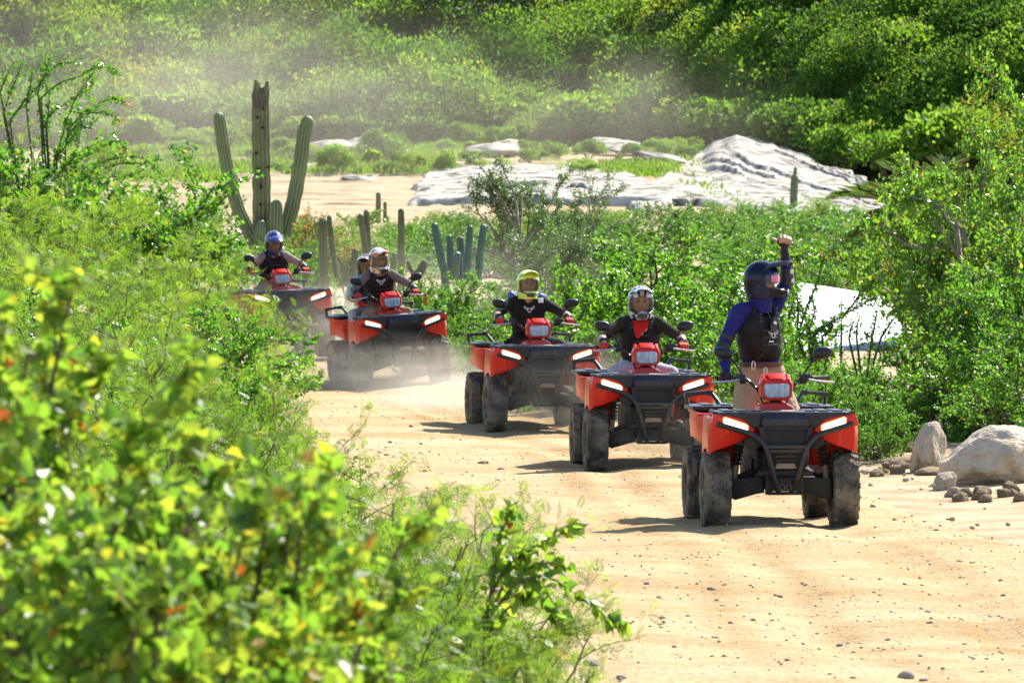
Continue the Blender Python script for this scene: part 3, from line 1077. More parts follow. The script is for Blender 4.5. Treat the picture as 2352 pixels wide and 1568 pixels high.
def ribbed(path, rad, ribs=12, depth=0.17, tip=True, n=28, taper=0.85):
    """Ribbed column along a path of points."""
    pts = [Vector(p) for p in path]
    seg = [0]
    for a, b in zip(pts, pts[1:]):
        seg.append(seg[-1] + (b - a).length)
    tot = seg[-1]
    m = MB()
    C = []
    for k in range(n + 1):
        s = tot * k / n
        i = max(j for j in range(len(seg) - 1) if seg[j] <= s + 1e-9)
        f = (s - seg[i]) / max(seg[i + 1] - seg[i], 1e-9)
        # smooth through the points
        p0, p1, p2, p3 = pts[max(i - 1, 0)], pts[i], pts[i + 1], pts[min(i + 2, len(pts) - 1)]
        C.append(0.5 * ((2 * p1) + (p2 - p0) * f + (2 * p0 - 5 * p1 + 4 * p2 - p3) * f * f + (3 * p1 - p0 - 3 * p2 + p3) * f ** 3))
    t0 = (C[1] - C[0]).normalized()
    up = t0.orthogonal().normalized()
    secs = []
    capn = 6
    st = [(c, k / n) for k, c in enumerate(C)]
    ks = ribs * 4
    for k, (c, u) in enumerate(st):
        t = (C[min(k + 1, n)] - C[max(k - 1, 0)]).normalized()
        up = (up - t * up.dot(t)).normalized()
        w = t.cross(up)
        r = rad * (taper + (1 - taper) * math.sin(math.pi * min(1, 0.25 + u * 0.6))) * (1 + 0.04 * math.sin(k * 1.7 + rad * 50))
        secs.append([c + (up * math.cos(6.28318 * q / ks) + w * math.sin(6.28318 * q / ks)) * r * (1 - depth * (0.5 - 0.5 * math.cos(6.28318 * q / 4 ))) for q in range(ks)])
    if tip:
        c, t = C[-1], (C[-1] - C[-2]).normalized()
        for k in range(1, capn + 1):
            a = math.pi / 2 * k / capn
            ctr = c + t * rad * 1.15 * math.sin(a)
            kk = max(math.cos(a), 0.05)
            secs.append([ctr + (p - c) * kk for p in secs[n]])
    m.loft(secs)
    return m


def cactus(name, label, d, cols, mat=M_cactus, group="columnar cacti beyond the road", base=None, ribs=12):
    """cols: lists of (X, Y) picture points from foot to tip with a column width in metres and a depth step."""
    X0, Y0 = cols[0][0][0]
    p = at(X0, Y0, d)
    e = empty(name, (p.x, d, z1(p.x, d) - 0.05), (0, 0, 0), label, "cactus", group)
    o = e.location
    for k, (path, width, dy, nm) in enumerate(cols):
        q = [at(x, y, d) + Vector((0, dy * (1 if j else 0.3), 0)) - o for j, (x, y) in enumerate(path)]
        if q[0].z > 0.1 and nm != "arm_up":
            q = [Vector((q[0].x, q[0].y, 0.0))] + q
        mb = ribbed(q, width / 2, ribs)
        o2 = mb.build("arm" if nm == "arm_up" else nm, mat, e, ang=60)
        rb = np.concatenate([np.tile(0.5 - 0.5 * np.cos(6.28318 * np.arange(ribs * 4) / 4), len(mb.v) // (ribs * 4))])
        if len(rb) == len(o2.data.vertices):
            at_ = o2.data.attributes.new("rib", 'FLOAT', 'POINT')
            at_.data.foreach_set("value", (1 - rb).astype(np.float32))
    return e


GC = cactus("cardon_cactus", "giant cactus with broken topped trunk and two tall raised arms", 140, [
    ([(600, 560), (601, 450), (599, 330), (598, 222)], 0.415, 0, "trunk"),
    ([(596, 585), (574, 540), (543, 470), (520, 380), (508, 310), (503, 275)], 0.30, 0.1, "arm_up"),
    ([(630, 590), (650, 545), (672, 470), (687, 390), (698, 310), (704, 285)], 0.335, 0.12, "arm_up"),
    ([(632, 570), (634, 520), (635, 478)], 0.33, -0.22, "arm_up"),
    ([(600, 575), (600, 545), (601, 520)], 0.26, -0.3, "arm_up")], group=None)
# broken top of the trunk and scars; old trunk wood is brown towards the broken end
N, L = M_trunk.node_tree.nodes, M_trunk.node_tree.links
p_ = [n for n in N if n.type == 'BSDF_PRINCIPLED'][0]
src_ = p_.inputs['Base Color'].links[0].from_socket
tc_ = N.new("ShaderNodeTexCoord")
sp_ = N.new("ShaderNodeSeparateXYZ")
L.new(tc_.outputs['Object'], sp_.inputs[0])
n_ = N.new("ShaderNodeTexNoise")
n_.inputs['Scale'].default_value = 4.0
L.new(tc_.outputs['Object'], n_.inputs[0])
a_ = N.new("ShaderNodeMath")
a_.operation = 'MULTIPLY_ADD'
L.new(n_.outputs[0], a_.inputs[0])
a_.inputs[1].default_value = 1.6
L.new(sp_.outputs[2], a_.inputs[2])
r_ = N.new("ShaderNodeMapRange")
r_.inputs['From Min'].default_value = 3.75
r_.inputs['From Max'].default_value = 4.3
L.new(a_.outputs[0], r_.inputs['Value'])
x_ = N.new("ShaderNodeMix")
x_.data_type = 'RGBA'
L.new(r_.outputs[0], x_.inputs[0])
L.new(src_, x_.inputs[6])
x_.inputs[7].default_value = (0.10, 0.07, 0.05, 1)
L.new(x_.outputs[2], p_.inputs['Base Color'])
[c for c in GC.children if c.name.startswith('trunk')][0].data.materials[0] = M_trunk
tr = [c for c in GC.children if c.name.startswith("trunk")][0]
m = MB()
for k in range(9):
    a = 6.28318 * k / 9
    c = at(599, 215, 140) - GC.location + Vector((0.13 * math.cos(a), 0.13 * math.sin(a), -0.02))
    h = (0.22, 0.05, 0.12, 0.18, 0.24, 0.08, 0.2, 0.02, 0.15)[k]
    m.tube([c - Vector((0, 0, 0.1)), c, c + Vector((0.01, 0, h * 1.3))], [0.06, 0.06, 0.035], 6)
m.build("broken_top", M_cactus_old, tr)
for (X, Y) in ((606, 250), (604, 294), (589, 352), (594, 388), (617, 384), (592, 270), (600, 430), (606, 505), (599, 470)):
    c = at(X, Y, 140) - GC.location
    m = MB()
    m.ball((c.x, -0.195, c.z), (0.035, 0.03, 0.035), 8, 6)
    m.build("scar", M_scar, tr)
cactus("column_cactus", "weathered cactus pair, the straight post beside the orange flowered shrub", 91, [([(746, 690), (743, 600), (741, 512)], 0.139, 0, "trunk"), ([(776, 640), (764, 580), (757, 530), (755, 502)], 0.084, 0.25, "arm_up")], M_cactus_old)
cactus("column_cactus", "two fingered pale cactus behind the riders of the dusty quad bike", 93, [([(847, 680), (848, 610), (845, 550), (841, 490)], 0.095, 0.05, "trunk"), ([(845, 615), (838, 560), (832, 520), (829, 500)], 0.100, -0.05, "arm_up")], M_cactus_old)
cactus("column_cactus", "tall dark single cactus between the dusty riders and the blue green cluster", 92, [([(920, 680), (921, 600), (922, 540), (921, 488)], 0.105, 0, "trunk")], M_cactus_old)
cactus("column_cactus", "short brown cactus stub left of the tall dark single cactus", 90, [([(884, 640), (884, 595), (884, 578)], 0.106, 0, "trunk")], M_cactus_old)
cactus("column_cactus", "lower brown cactus stub close to the tall dark single cactus", 89, [([(902, 640), (905, 600), (906, 588)], 0.093, 0, "trunk")], M_cactus_old)
cactus("column_cactus", "leaning dark cactus behind the two fingered cactus, its dead limb slanting", 92, [([(800, 690), (808, 640), (815, 580)], 0.112, 0.1, "trunk"), ([(806, 650), (790, 615), (772, 585), (762, 570)], 0.047, -0.1, "arm_up")], M_cactus_old)
cactus("column_cactus", "small stubby cactus with two spread pads beside the mirror of the dusty quad bike", 87, [([(940, 660), (948, 640), (960, 632)], 0.087, 0, "trunk"), ([(958, 632), (966, 622), (973, 608)], 0.122, 0, "arm_up"), ([(950, 632), (942, 615), (937, 604)], 0.061, 0, "arm_up")], M_cactus_old)
cactus("organ_cactus", "blue green cluster of six upright cactus columns left of the thorn tree", 86, [
    ([(1022, 640), (1014, 600), (1006, 555), (999, 522)], 0.113, 0, "trunk"), ([(1036, 640), (1034, 590), (1032, 548)], 0.098, 0.2, "arm_up"), ([(1060, 640), (1059, 590), (1057, 552)], 0.101, 0.25, "arm_up"),
    ([(1045, 640), (1048, 605), (1051, 588)], 0.109, -0.25, "arm_up"), ([(1072, 640), (1075, 580), (1079, 526)], 0.094, 0.1, "arm_up"), ([(1098, 640), (1103, 580), (1110, 525)], 0.105, 0.1, "arm_up")], M_cactus_blue)
cactus("column_cactus", "faint pair of grey cacti on the far sand, taller one on the left", 175, [([(868, 520), (869, 470), (869, 448)], 0.15, 0, "trunk"), ([(884, 525), (884, 485), (884, 468)], 0.11, 0.2, "arm_up")], M_cactus)
cactus("column_cactus", "distant tall cactus with a knobbed top standing before the granite outcrop", 190, [([(1822, 520), (1823, 450), (1825, 410)], 0.24, 0, "trunk"), ([(1825, 412), (1826, 400), (1827, 388)], 0.11, 0, "arm_up"), ([(1832, 510), (1834, 490), (1835, 480)], 0.12, -0.1, "arm_up")], M_cactus)
cactus("column_cactus", "small twin stubs left of the distant knobbed cactus", 188, [([(1800, 520), (1798, 490), (1796, 472)], 0.16, 0, "trunk"), ([(1775, 520), (1775, 505), (1775, 496)], 0.15, 0, "arm_up")], M_cactus)
cactus("column_cactus", "thin distant cactus post right of the thorn tree", 160, [([(1552, 590), (1552, 540), (1552, 505)], 0.13, 0, "trunk")], M_cactus)
cactus("column_cactus", "faint stub of a cactus at the sand's edge right of the thorn tree", 180, [([(1441, 525), (1441, 505), (1441, 490)], 0.16, 0, "trunk")], M_cactus)

# ------------------------------------------------------------------ shrubs of the middle ground
FERN = [proto_fern(s) for s in (11, 12, 13)]
FT = [mesh_top(m) for m in FERN]
MID = [proto_mid(s, 0.0225, 190) for s in (21, 22, 23)]
MT = [mesh_top(m) for m in MID]
WAND = [proto_wand(s, 9) for s in (31, 32)]
WT = [mesh_top(m) for m in WAND]


def fern(X, Y, d, lab, group=None, wide=1.0, **k):
    i = rnd.randrange(3)
    return put(FERN[i], "feathery_shrub", X, Y, d, lab, "shrub", group, wide=wide, hnorm=FT[i], **k)


def mid(X, Y, d, lab, group=None, wide=1.0, name="leafy_shrub", **k):
    i = rnd.randrange(3)
    return put(MID[i], name, X, Y, d, lab, "shrub", group, wide=wide, hnorm=MT[i], **k)


def wand(X, Y, d, lab, group=None, wide=1.0, kind=0, **k):
    return put(WAND[kind], "wand_shrub", X, Y, d, lab, "shrub", group, wide=wide, hnorm=WT[kind], **k)


THK = "feathery shrubs of the thicket on the near side of the road"
ROWN = [0] * 5
for (X, Y, d, w) in [(-40, 300, 87, 1.1), (60, 335, 87, 1.0), (170, 385, 87, 1.1), (-20, 400, 76, 1.1), (110, 420, 75, 1.0), (240, 480, 74, 1.1),
                     (20, 520, 66, 1.1), (150, 545, 66, 1.1), (290, 540, 68, 1.1), (360, 560, 70, 1.0),
                     (-20, 600, 58, 1.1), (110, 625, 57, 1.1), (240, 630, 58, 1.1), (360, 640, 60, 1.1), (440, 690, 62, 1.0),
                     (40, 690, 49, 1.1), (200, 720, 48, 1.1), (340, 730, 50, 1.1), (440, 755, 52, 1.0), (540, 820, 54, 0.8),
                     (150, 840, 40, 1.2), (330, 860, 41, 1.2), (480, 880, 42, 1.1), (600, 850, 45, 0.8), (600, 960, 42, 0.8)]:
    row = 0 if d > 73 else 1 if d > 65.5 else 2 if d > 56 else 3 if d > 46 else 4
    ROWN[row] += 1
    fern(X, Y, d, "feathery shrub in the near thicket, %s one of its %s row" % (("first", "second", "third", "fourth", "fifth", "sixth", "seventh", "eighth")[ROWN[row] - 1], ("rearmost", "second rear", "middle", "second front", "front")[row]), THK, w)
for (X, Y, d, w, lab) in [(330, 432, 100, 1.3, "broad bright leafy shrub left of the giant cactus, reaching up to the sand"),
                          (450, 440, 148, 1.2, "bright leafy shrub touching the left arm of the giant cactus"),
                          (230, 405, 100, 1.2, "leafy shrub below the arching wands at the river bank"), (40, 325, 83, 1.0, "leafy shrub among the stems of the tall arching wands"), (140, 365, 83, 1.0, "leafy shrub at the foot of the tall arching wands"), (-30, 290, 83, 1.0, "leafy shrub at the very edge beside the arching wands"),
                          (480, 570, 92, 0.7, "dark leafy shrub under the left arm of the giant cactus"),
                          (380, 690, 55, 1.1, "darker leafy shrub low in the near thicket"), (520, 830, 47, 0.9, "low leafy shrub at the thicket edge facing the dusty quad bike")]:
    mid(X, Y, d, lab, "leafy shrubs among the near thicket", w)


def wands(label, d, foot, paths, red, leaf=0.062, per=105, group="wand shrubs with arching leafy stems"):
    """Arching wands drawn along their own lines, clothed in small leaves, red flower sprays at some tips."""
    g = np.random.default_rng(int(foot[0]) + 5)
    p0 = at(foot[0], foot[1], d)
    e = empty("wand_shrub", (p0.x, d, z1(p0.x, d)), (0, 0, 0), label, "shrub", group)
    o_ = np.array(e.location)
    lines = []
    for path in paths:
        dy = g.normal() * 0.35
        q = np.array([np.array(at(X, Y, d)) + np.array([0, dy * j / len(path), 0]) for j, (X, Y) in enumerate(path)]) - o_
        tt = np.linspace(0, len(q) - 1, 18)
        Q = np.stack([np.interp(tt, np.arange(len(q)), q[:, k]) for k in range(3)], 1)
        Q[1:-1] = (Q[:-2] + 2 * Q[1:-1] + Q[2:]) / 4
        lines.append((Q, 0.013, 0.005, 0))
        lines.append((np.linspace((g.normal() * 0.1, g.normal() * 0.1, -0.05), Q[0], 6), 0.018, 0.013, 3))
    ex = None
    if red:
        P2, D2 = [], []
        for k in red:
            t = lines[2 * k][0]
            P2.append(t[-1] + g.normal(size=(26, 3)) * 0.05)
            D2.append(unit(g.normal(size=(26, 3)) + unit(t[-1] - t[-3])))
        P2, D2 = np.concatenate(P2), np.concatenate(D2)
        m = len(P2)
        ex = leaves_np(T_RHOMB, P2, D2, unit(g.normal(size=(m, 3))), np.full(m, 0.05), np.full(m, 0.014), np.full(m, 0.97))
    fm, sm = plant("wand", g, lines, T_OVAL, LEAF['mid'], BARK_GREEN, per, {0: 1.0, 3: 0.25}, leaf, 0.55, updir=0.3, t0=0.0, tint=tintf(g, 0.42, 0.16, 0.02, 0), extra=ex, out=1.5, jitter=0.02)
    link("foliage", fm, e)
    link("stem", sm, e)


def zz(k, ox, oy, pts):
    return [((x / k + ox) * 0.9837, (y / k + oy) * 0.9837) for x, y in pts]


wands("arching wand shrub at the upper left, its wands standing against the hill", 84, (130, 420), [zz(2.614, 0, 0, q) for q in (
    [(330, 980), (380, 830), (420, 690), (480, 560), (560, 450), (600, 390)], [(340, 960), (400, 900), (500, 780), (600, 740)], [(280, 760), (300, 700), (420, 620), (560, 540), (600, 470)], [(285, 800), (290, 690), (295, 560), (250, 480), (230, 400)],
    [(250, 600), (370, 500), (500, 470), (600, 400), (680, 420), (740, 470)], [(60, 740), (120, 650), (220, 530), (300, 430), (350, 380), (480, 380)], [(400, 860), (480, 740), (600, 630), (700, 600), (770, 630)], [(420, 780), (500, 700), (640, 680), (725, 735)],
    [(20, 700), (60, 560), (110, 440), (130, 350)], [(160, 640), (190, 500), (200, 400)], [(0, 560), (40, 470), (90, 380)], [(230, 560), (270, 450), (300, 350)], [(350, 930), (430, 860), (480, 830)], [(250, 720), (240, 600), (180, 520)])], [6, 7, 4])
wands("low arching wand shrub with red tips, bowing over the sandy bank", 86, (200, 440), [zz(2.614, 0, 0, q) for q in (
    [(480, 1060), (560, 1030), (640, 980), (800, 950), (900, 970), (970, 1050), (1110, 1200)], [(400, 1000), (500, 920), (620, 900), (700, 850), (750, 880), (770, 930)], [(520, 1100), (640, 1020), (760, 990), (880, 1000), (980, 970)], [(430, 1080), (560, 1090), (700, 1080), (840, 1060), (900, 1000)], [(600, 1100), (700, 1180), (790, 1290), (840, 1370)])], [1])

# beyond the road
for (X, Y, d, w, lab) in [
        (1440, 545, 74, 1.0, "leafy shrub with yellow leaves right behind the black and white helmet"),
        (1560, 560, 73, 1.2, "wide leafy shrub between the second quad bike and the guide"),
        (1660, 580, 71, 1.1, "leafy shrub directly behind the guide's back"),
        (1500, 640, 70, 1.2, "lower leafy shrub behind the second quad bike"),
        (1400, 660, 78, 1.1, "leafy shrub behind the mirror of the middle quad bike"),
        (1700, 690, 66, 1.0, "low leafy shrub between the guide and the second quad bike"),
        (1850, 840, 64, 1.0, "low leafy shrub right of the guide, below the white sheet"),
        (1960, 825, 65, 0.9, "leafy shrub in front of the white sheet"),
        (2060, 830, 65, 1.0, "leafy shrub in front of the lower edge of the white sheet"),
        (2190, 790, 64, 1.0, "dense leafy shrub behind the upright boulder"),
        (2290, 740, 63, 1.3, "dense dark leafy shrub behind the big boulder"),
        (2340, 650, 67, 0.7, "tall bright leafy shrub below the yellow green crown at the right"),
        (2370, 580, 65, 0.8, "tall bright leafy shrub in front of the yellow green tree"),
        (2360, 620, 64, 0.9, "tall leafy shrub at the picture edge above the big boulder"),
        (1720, 575, 100, 1.3, "shaded shrub just beyond the white sheet, behind the guide"), (1820, 590, 101, 1.3, "shaded shrub just beyond the white sheet, right of the raised arm"),
        (1920, 590, 100, 1.3, "shaded shrub just beyond the middle of the white sheet"), (2020, 600, 99, 1.3, "shaded shrub just beyond the white sheet, left of the palm trunk"), (2120, 610, 98, 1.2, "shaded shrub just beyond the right end of the white sheet"),
        (1920, 850, 61, 1.0, "low leafy shrub behind the rear rack of the front quad bike"),
        (2010, 880, 60.5, 1.0, "low dark shrub at the road edge left of the upright boulder"),
        (2370, 800, 60, 1.2, "leafy shrub at the edge above the big boulder")]:
    mid(X, Y, d, lab, "leafy shrubs on the far side of the road", w)
for (X, Y, d, w, lab) in [
        (1000, 628, 83.5, 1.1, "low leafy shrub in front of the foot of the blue green cactus cluster"), (1085, 632, 83.5, 1.1, "second low leafy shrub at the foot of the blue green cactus cluster"), (930, 650, 86, 1.0, "low leafy shrub under the stubby padded cactus"), (1010, 655, 90, 1.4, "low leafy shrub behind the middle quad bike, left of the lime helmet"), (1110, 650, 88, 1.4, "low leafy shrub just left of the lime helmet"),
        (1060, 700, 82, 1.3, "low leafy shrub at the roadside right of the dusty quad bike"), (1150, 720, 79, 1.1, "low leafy shrub at the roadside behind the middle quad bike's mirror"),
        (1000, 740, 80, 1.1, "low leafy shrub beside the front wheel of the dusty quad bike"), (1330, 690, 78, 1.2, "low leafy shrub between the lime helmet and the thorn tree foot"),
        (690, 560, 100, 0.7, "dark leafy shrub right of the blue helmet"), (690, 640, 92, 1.0, "leafy shrub right of the last quad bike"), (780, 665, 96, 1.0, "leafy shrub behind the weathered cactus pair"),
        (800, 690, 88, 1.1, "leafy shrub between the last two quad bikes"), (950, 655, 95, 1.0, "leafy shrub below the tall dark single cactus"), (880, 640, 103, 1.0, "leafy shrub among the brown cactus stubs"), (1250, 640, 92, 1.2, "leafy undergrowth shrub at the foot of the thorn tree")]:
    mid(X, Y, d, lab, "leafy shrubs on the far side of the road", w)
for k in range(104):
    d = rnd.uniform(114, 176)
    X = rnd.uniform(620, 2380) if k < 70 else rnd.uniform(620, 1450)
    Y = np.interp(d, [104, 140, 178], [575, 512, 478]) + rnd.uniform(-14, 16) - (20 if X > 1500 else 0) + (12 if X < 1000 else 0)
    (fern if k % 3 == 0 else mid)(X, Y, d, ("low feathery" if k % 3 == 0 else "low leafy") + " shrub on the flat beyond the road, " + ("in its nearer part" if d < 135 else "in its middle" if d < 157 else "close to the river sand"), "low shrubs on the flat beyond the road", rnd.uniform(1.3, 2.4))
for (X, Y, d, w, lab) in [(1680, 455, 165, 1.5, "feathery pale shrub left of the distant knobbed cactus"), (1900, 450, 160, 1.6, "feathery pale shrub right of the distant knobbed cactus"), (1780, 500, 140, 1.2, "yellow green tree behind the raised fist"),
                          (1960, 530, 130, 1.3, "feathery shrub in front of the palm"), (1850, 545, 128, 1.2, "yellowish shrub beyond the white sheet")]:
    fern(X, Y, d, lab, "low shrubs on the flat beyond the road", w)
wands("wand shrub with red tips right of the guide's raised arm", 69, (1880, 800), [zz(2.24, 1750, 500, q) for q in (
    [(330, 640), (360, 610), (500, 520), (590, 400), (650, 340), (700, 290)], [(340, 620), (400, 580), (480, 540), (560, 490), (640, 450)], [(260, 620), (300, 480), (350, 380), (380, 260), (400, 215)], [(250, 600), (255, 480), (240, 370), (232, 290)],
    [(200, 560), (230, 440), (200, 360)], [(380, 640), (430, 600), (440, 540)], [(300, 560), (270, 500), (200, 460)], [(310, 600), (340, 520), (330, 440)])], [0, 2, 3], 0.040, 260)
wands("thin upright wand shrub in front of the white sheet", 68, (1980, 800), [zz(2.24, 1750, 500, q) for q in ([(480, 640), (485, 560), (485, 450)], [(640, 640), (655, 590), (670, 480)], [(560, 640), (565, 580), (580, 520)], [(520, 650), (530, 600), (540, 560)], [(690, 640), (740, 570), (790, 510)])], [], 0.036, 240)
wands("thin wand shrub beside the tall dark single cactus", 104, (915, 640), [[(905, 620), (915, 580), (930, 530), (962, 500)], [(900, 620), (895, 560), (890, 500)], [(930, 600), (940, 560), (950, 520)]], [], 0.05, 150)

# orange flowered shrub by the giant cactus
g = np.random.default_rng(61)
ls = skeleton(g, stems=8, height=0.9, lean=0.7, levels=3, kids=(7, 5), lenf=(0.5, 0.4), r0=0.014)
FLW = leafmat("orange_flower_leaf", [(0.0, (0.03, 0.06, 0.015)), (0.4, (0.06, 0.11, 0.015)), (0.6, (0.10, 0.14, 0.02)), (0.66, (0.40, 0.13, 0.04)), (0.95, (0.46, 0.17, 0.07))], 0.4, 0.5, 0.3)


def fl(P, n):
    return np.where(g.random(n) < np.clip((P[:, 2] - 0.35) * 1.4, 0, 0.75), g.uniform(0.68, 0.9, n), g.uniform(0.1, 0.5, n))


om = plant("flower", g, ls, T_OVAL, FLW, BARK, 95, {1: 0.6, 2: 1.0}, 0.026, 0.7, tint=fl)
put(om, "flowering_shrub", 722, 480, 112, "dark shrub with orange flower sprays between the giant cactus and the cactus pair", "shrub", None, hnorm=mesh_top(om), wide=0.8)
put(om, "flowering_shrub", 800, 560, 108, "small orange flowered shrub behind the leaning dark cactus", "shrub", None, hnorm=mesh_top(om), wide=0.9)

# thorn tree: open crown, bare twigs showing
g = np.random.default_rng(71)
ls = skeleton(g, stems=9, height=0.82, lean=0.9, levels=4, kids=(6, 5, 4), lenf=(0.62, 0.5, 0.42), wig=0.24, up=0.05, r0=0.028, first=0.22, base=0.05, angle=(0.5, 1.15))
tm = plant("thorn", g, ls, T_RHOMB, LEAF['thorn'], BARK_PALE, 330, {1: 0.25, 2: 0.9, 3: 1.0}, 0.0165, 0.6, part="crown", stem="trunk", updir=0.1, tint=tintf(g, 0.42, 0.16, 0.01, 0), sides=4)
put(tm, "thorn_tree", 1235, 358, 95, "open thorn tree with bare twigs and tiny leaves in front of the pale rock hump", "tree", None, hnorm=mesh_top(tm, 99.9), wide=1.02, spin=1.0, parts=("crown", "trunk"))
put(tm, "thorn_tree", 1300, 520, 88, "twiggy grey thorn bush behind the lime helmet", "tree", None, spin=3.0, hnorm=mesh_top(tm, 99.9), wide=1.0, parts=("crown", "trunk"))

# yellow-green tree at the right
g = np.random.default_rng(81)
ls = skeleton(g, stems=6, height=0.85, lean=0.75, levels=4, kids=(8, 6, 5), lenf=(0.62, 0.5, 0.42), wig=0.24, up=0.05, r0=0.022, first=0.12, base=0.10, angle=(0.5, 1.2))
gm = plant("gold", g, ls, T_OVAL, LEAF['gold'], BARK_PALE, 270, {1: 0.15, 2: 0.8, 3: 1.0}, 0.0175, 0.72, part="crown", stem="trunk", updir=0.15, tint=tintf(g, 0.44, 0.16, 0.05, 0.004), sides=4)
GT = mesh_top(gm, 99.8)
put(gm, "small_tree", 2300, 160, 70, "tall yellow green tree with pale branches at the roadside above the boulders", "tree", "yellow green trees beside the road", hnorm=GT, wide=0.62, parts=("crown", "trunk"))
put(gm, "small_tree", 2430, 250, 67, "yellow green tree cut by the picture edge above the big boulder", "tree", "yellow green trees beside the road", hnorm=GT, wide=0.9, parts=("crown", "trunk"))
put(gm, "small_tree", 2230, 300, 75, "pale green tree behind the tall yellow green one, hiding the palm trunk", "tree", "yellow green trees beside the road", hnorm=GT, wide=0.62, parts=("crown", "trunk"))
put(gm, "small_tree", 2330, 430, 73, "lower yellow green tree leaning over the white sheet", "tree", "yellow green trees beside the road", hnorm=GT, wide=0.6, parts=("crown", "trunk"))

# palm beyond the white sheet
g = np.random.default_rng(91)
pc = at(2150, 570, 118)
pz = z1(pc.x, 118)
pe = empty("palm_tree", (pc.x, 118, pz), (0, 0, 0), "dark palm with long drooping fronds behind the white sheet", "palm")
m = MB()
H = pc.z - pz + 0.4
for k in range(12):
    m.tube([(0, 0, H * k / 12 - 0.05), (0, 0, H * (k + 0.75) / 12), (0, 0, H * (k + 1.0) / 12)], [0.20, 0.215, 0.185], 12)
m.build("trunk", BARK, pe)
fr_v, fr_f, fr_t = [], [], []


def frond(g, L):
    n = 34
    P, D, N = [], [], []
    for k in range(n):
        u = k / (n - 1)
        for s in (-1, 1):
            P.append((L * (0.12 + 0.88 * u), 0, 0.45 * L * (0.7 * u - 1.1 * u * u)))
            D.append((0.75, s * 0.8 * (1 - 0.4 * u), 0.15 - 0.4 * u))
            N.append((0, -s * 0.5, 1))
    n2 = len(P)
    ll = 0.34 * L * np.sin(np.pi * np.clip(np.repeat(np.linspace(0.10, 0.97, n), 2), 0, 1)) ** 0.6
    V, F, A = leaves_np(T_RHOMB, np.array(P), np.array(D) + g.normal(size=(n2, 3)) * 0.08, np.array(N, float), ll, np.full(n2, 0.035), np.clip(g.normal(0.4, 0.2, n2), 0, 1))
    rv, rf = tubes_np([(np.array([(L * t, 0, 0.45 * L * (0.7 * t - 1.1 * t * t)) for t in np.linspace(0, 1, 10)]), 0.025, 0.006)])
    return np_mesh("frond", np.concatenate([V, rv]), F + [rf[0] + len(V)], LEAF['palm'], False, {"tint": np.concatenate([A, np.full(len(rv), 0.9)])})


FRM = [frond(g, L) for L in (1.7, 2.0, 1.4)]
for k in range(26):
    o = link("frond", FRM[k % 3], pe, (0, 0, H))
    o.rotation_euler = (rnd.uniform(-0.3, 0.3), rnd.uniform(-1.15, 0.45), 6.28318 * k / 26 * 5 + rnd.uniform(-0.2, 0.2))

# white sheet roof beyond the shrubs
M_sheet = flat("white_sheet", (0.80, 0.80, 0.80), 0.6, 0.3, 0.05, var=0.02)
M_sheetedge = flat("blue_grey_edge", (0.20, 0.27, 0.38), 0.5, 0.4, 0.05)
a, b, c_, d_ = at(1690, 632, 97), at(2250, 722, 92), at(2240, 765, 84), at(1700, 830, 86)
ctr = (a + b + c_ + d_) / 4
se = empty("white_roof", (ctr.x, ctr.y, z1(ctr.x, ctr.y)), (0, 0, 0), "bright white sheet roof sloping behind the shrubs right of the guide", "roof")
o_ = se.location
m = MB()
up_ = Vector((0, 0, 0.05))
m.loft([[p - o_ for p in (a, b, c_, d_)], [p - o_ + up_ for p in (a, b, c_, d_)]])
m.build("roof_sheet", M_sheet, se)
m = MB()
m.tube([c_ - o_ - Vector((0, 0.03, 0.02)), d_ - o_ - Vector((0, 0.03, 0.02))], 0.05, 6)
m.build("roof_edge", M_sheetedge, se)
for p in (a, b, c_, d_):
    m = MB()
    q = p.lerp(ctr, 0.08) - o_
    m.tube([(q.x, q.y, -1.0), (q.x, q.y, q.z)], 0.05, 8)
    m.build("post", BARK, se)

# ------------------------------------------------------------------ near plants
# feathery shrubs close to the camera
for (X, Y, d, w, lab) in [(700, 1120, 27, 1.3, "feathery shrub near the camera behind the broad leaved bush"), (840, 1120, 26.5, 1.2, "feathery shrub near the camera with its top against the road"), (960, 1150, 25.5, 1.0, "feathery shrub near the camera reaching out to the road"),
                          (860, 1260, 24.5, 1.3, "lower feathery shrub near the camera in the middle of the clump"), (1040, 1330, 24.5, 1.0, "twiggy feathery shrub near the camera at the outer road side"), (740, 1330, 23.5, 1.3, "lowest feathery shrub near the camera beside the broad leaved bush"), (1000, 1450, 23, 1.1, "small feathery shrub near the camera at the picture's lower edge"),
                          (780, 1040, 28.5, 1.1, "feathery shrub near the camera, rearmost of the clump"), (900, 1180, 25.2, 1.2, "dense feathery shrub near the camera in the heart of the clump"), (1120, 1420, 23.6, 0.9, "outermost feathery shrub near the camera behind the trailing sprig"), (880, 1380, 23.2, 1.2, "feathery shrub near the camera low at the picture's bottom"), (640, 1060, 28, 1.2, "feathery shrub near the camera seen over the broad leaved bushes")]:
    fern(X, Y, d, lab, "feathery shrubs close to the camera", w)


def heart_leaf(tv):
    V, F, A = leaves_np(T_HEART, np.zeros((1, 3)), np.array([[1.0, 0, 0]]), np.array([[0.0, 0, 1]]), np.array([1.0]), np.array([0.82]), np.array([tv]))
    return np_mesh("leaf", V, F, LEAF['broad'], True, {"tint": A})


HEARTS = [heart_leaf(t) for t in (0.08, 0.2, 0.3, 0.4, 0.5, 0.62, 0.72, 0.82, 0.89, 0.96)]


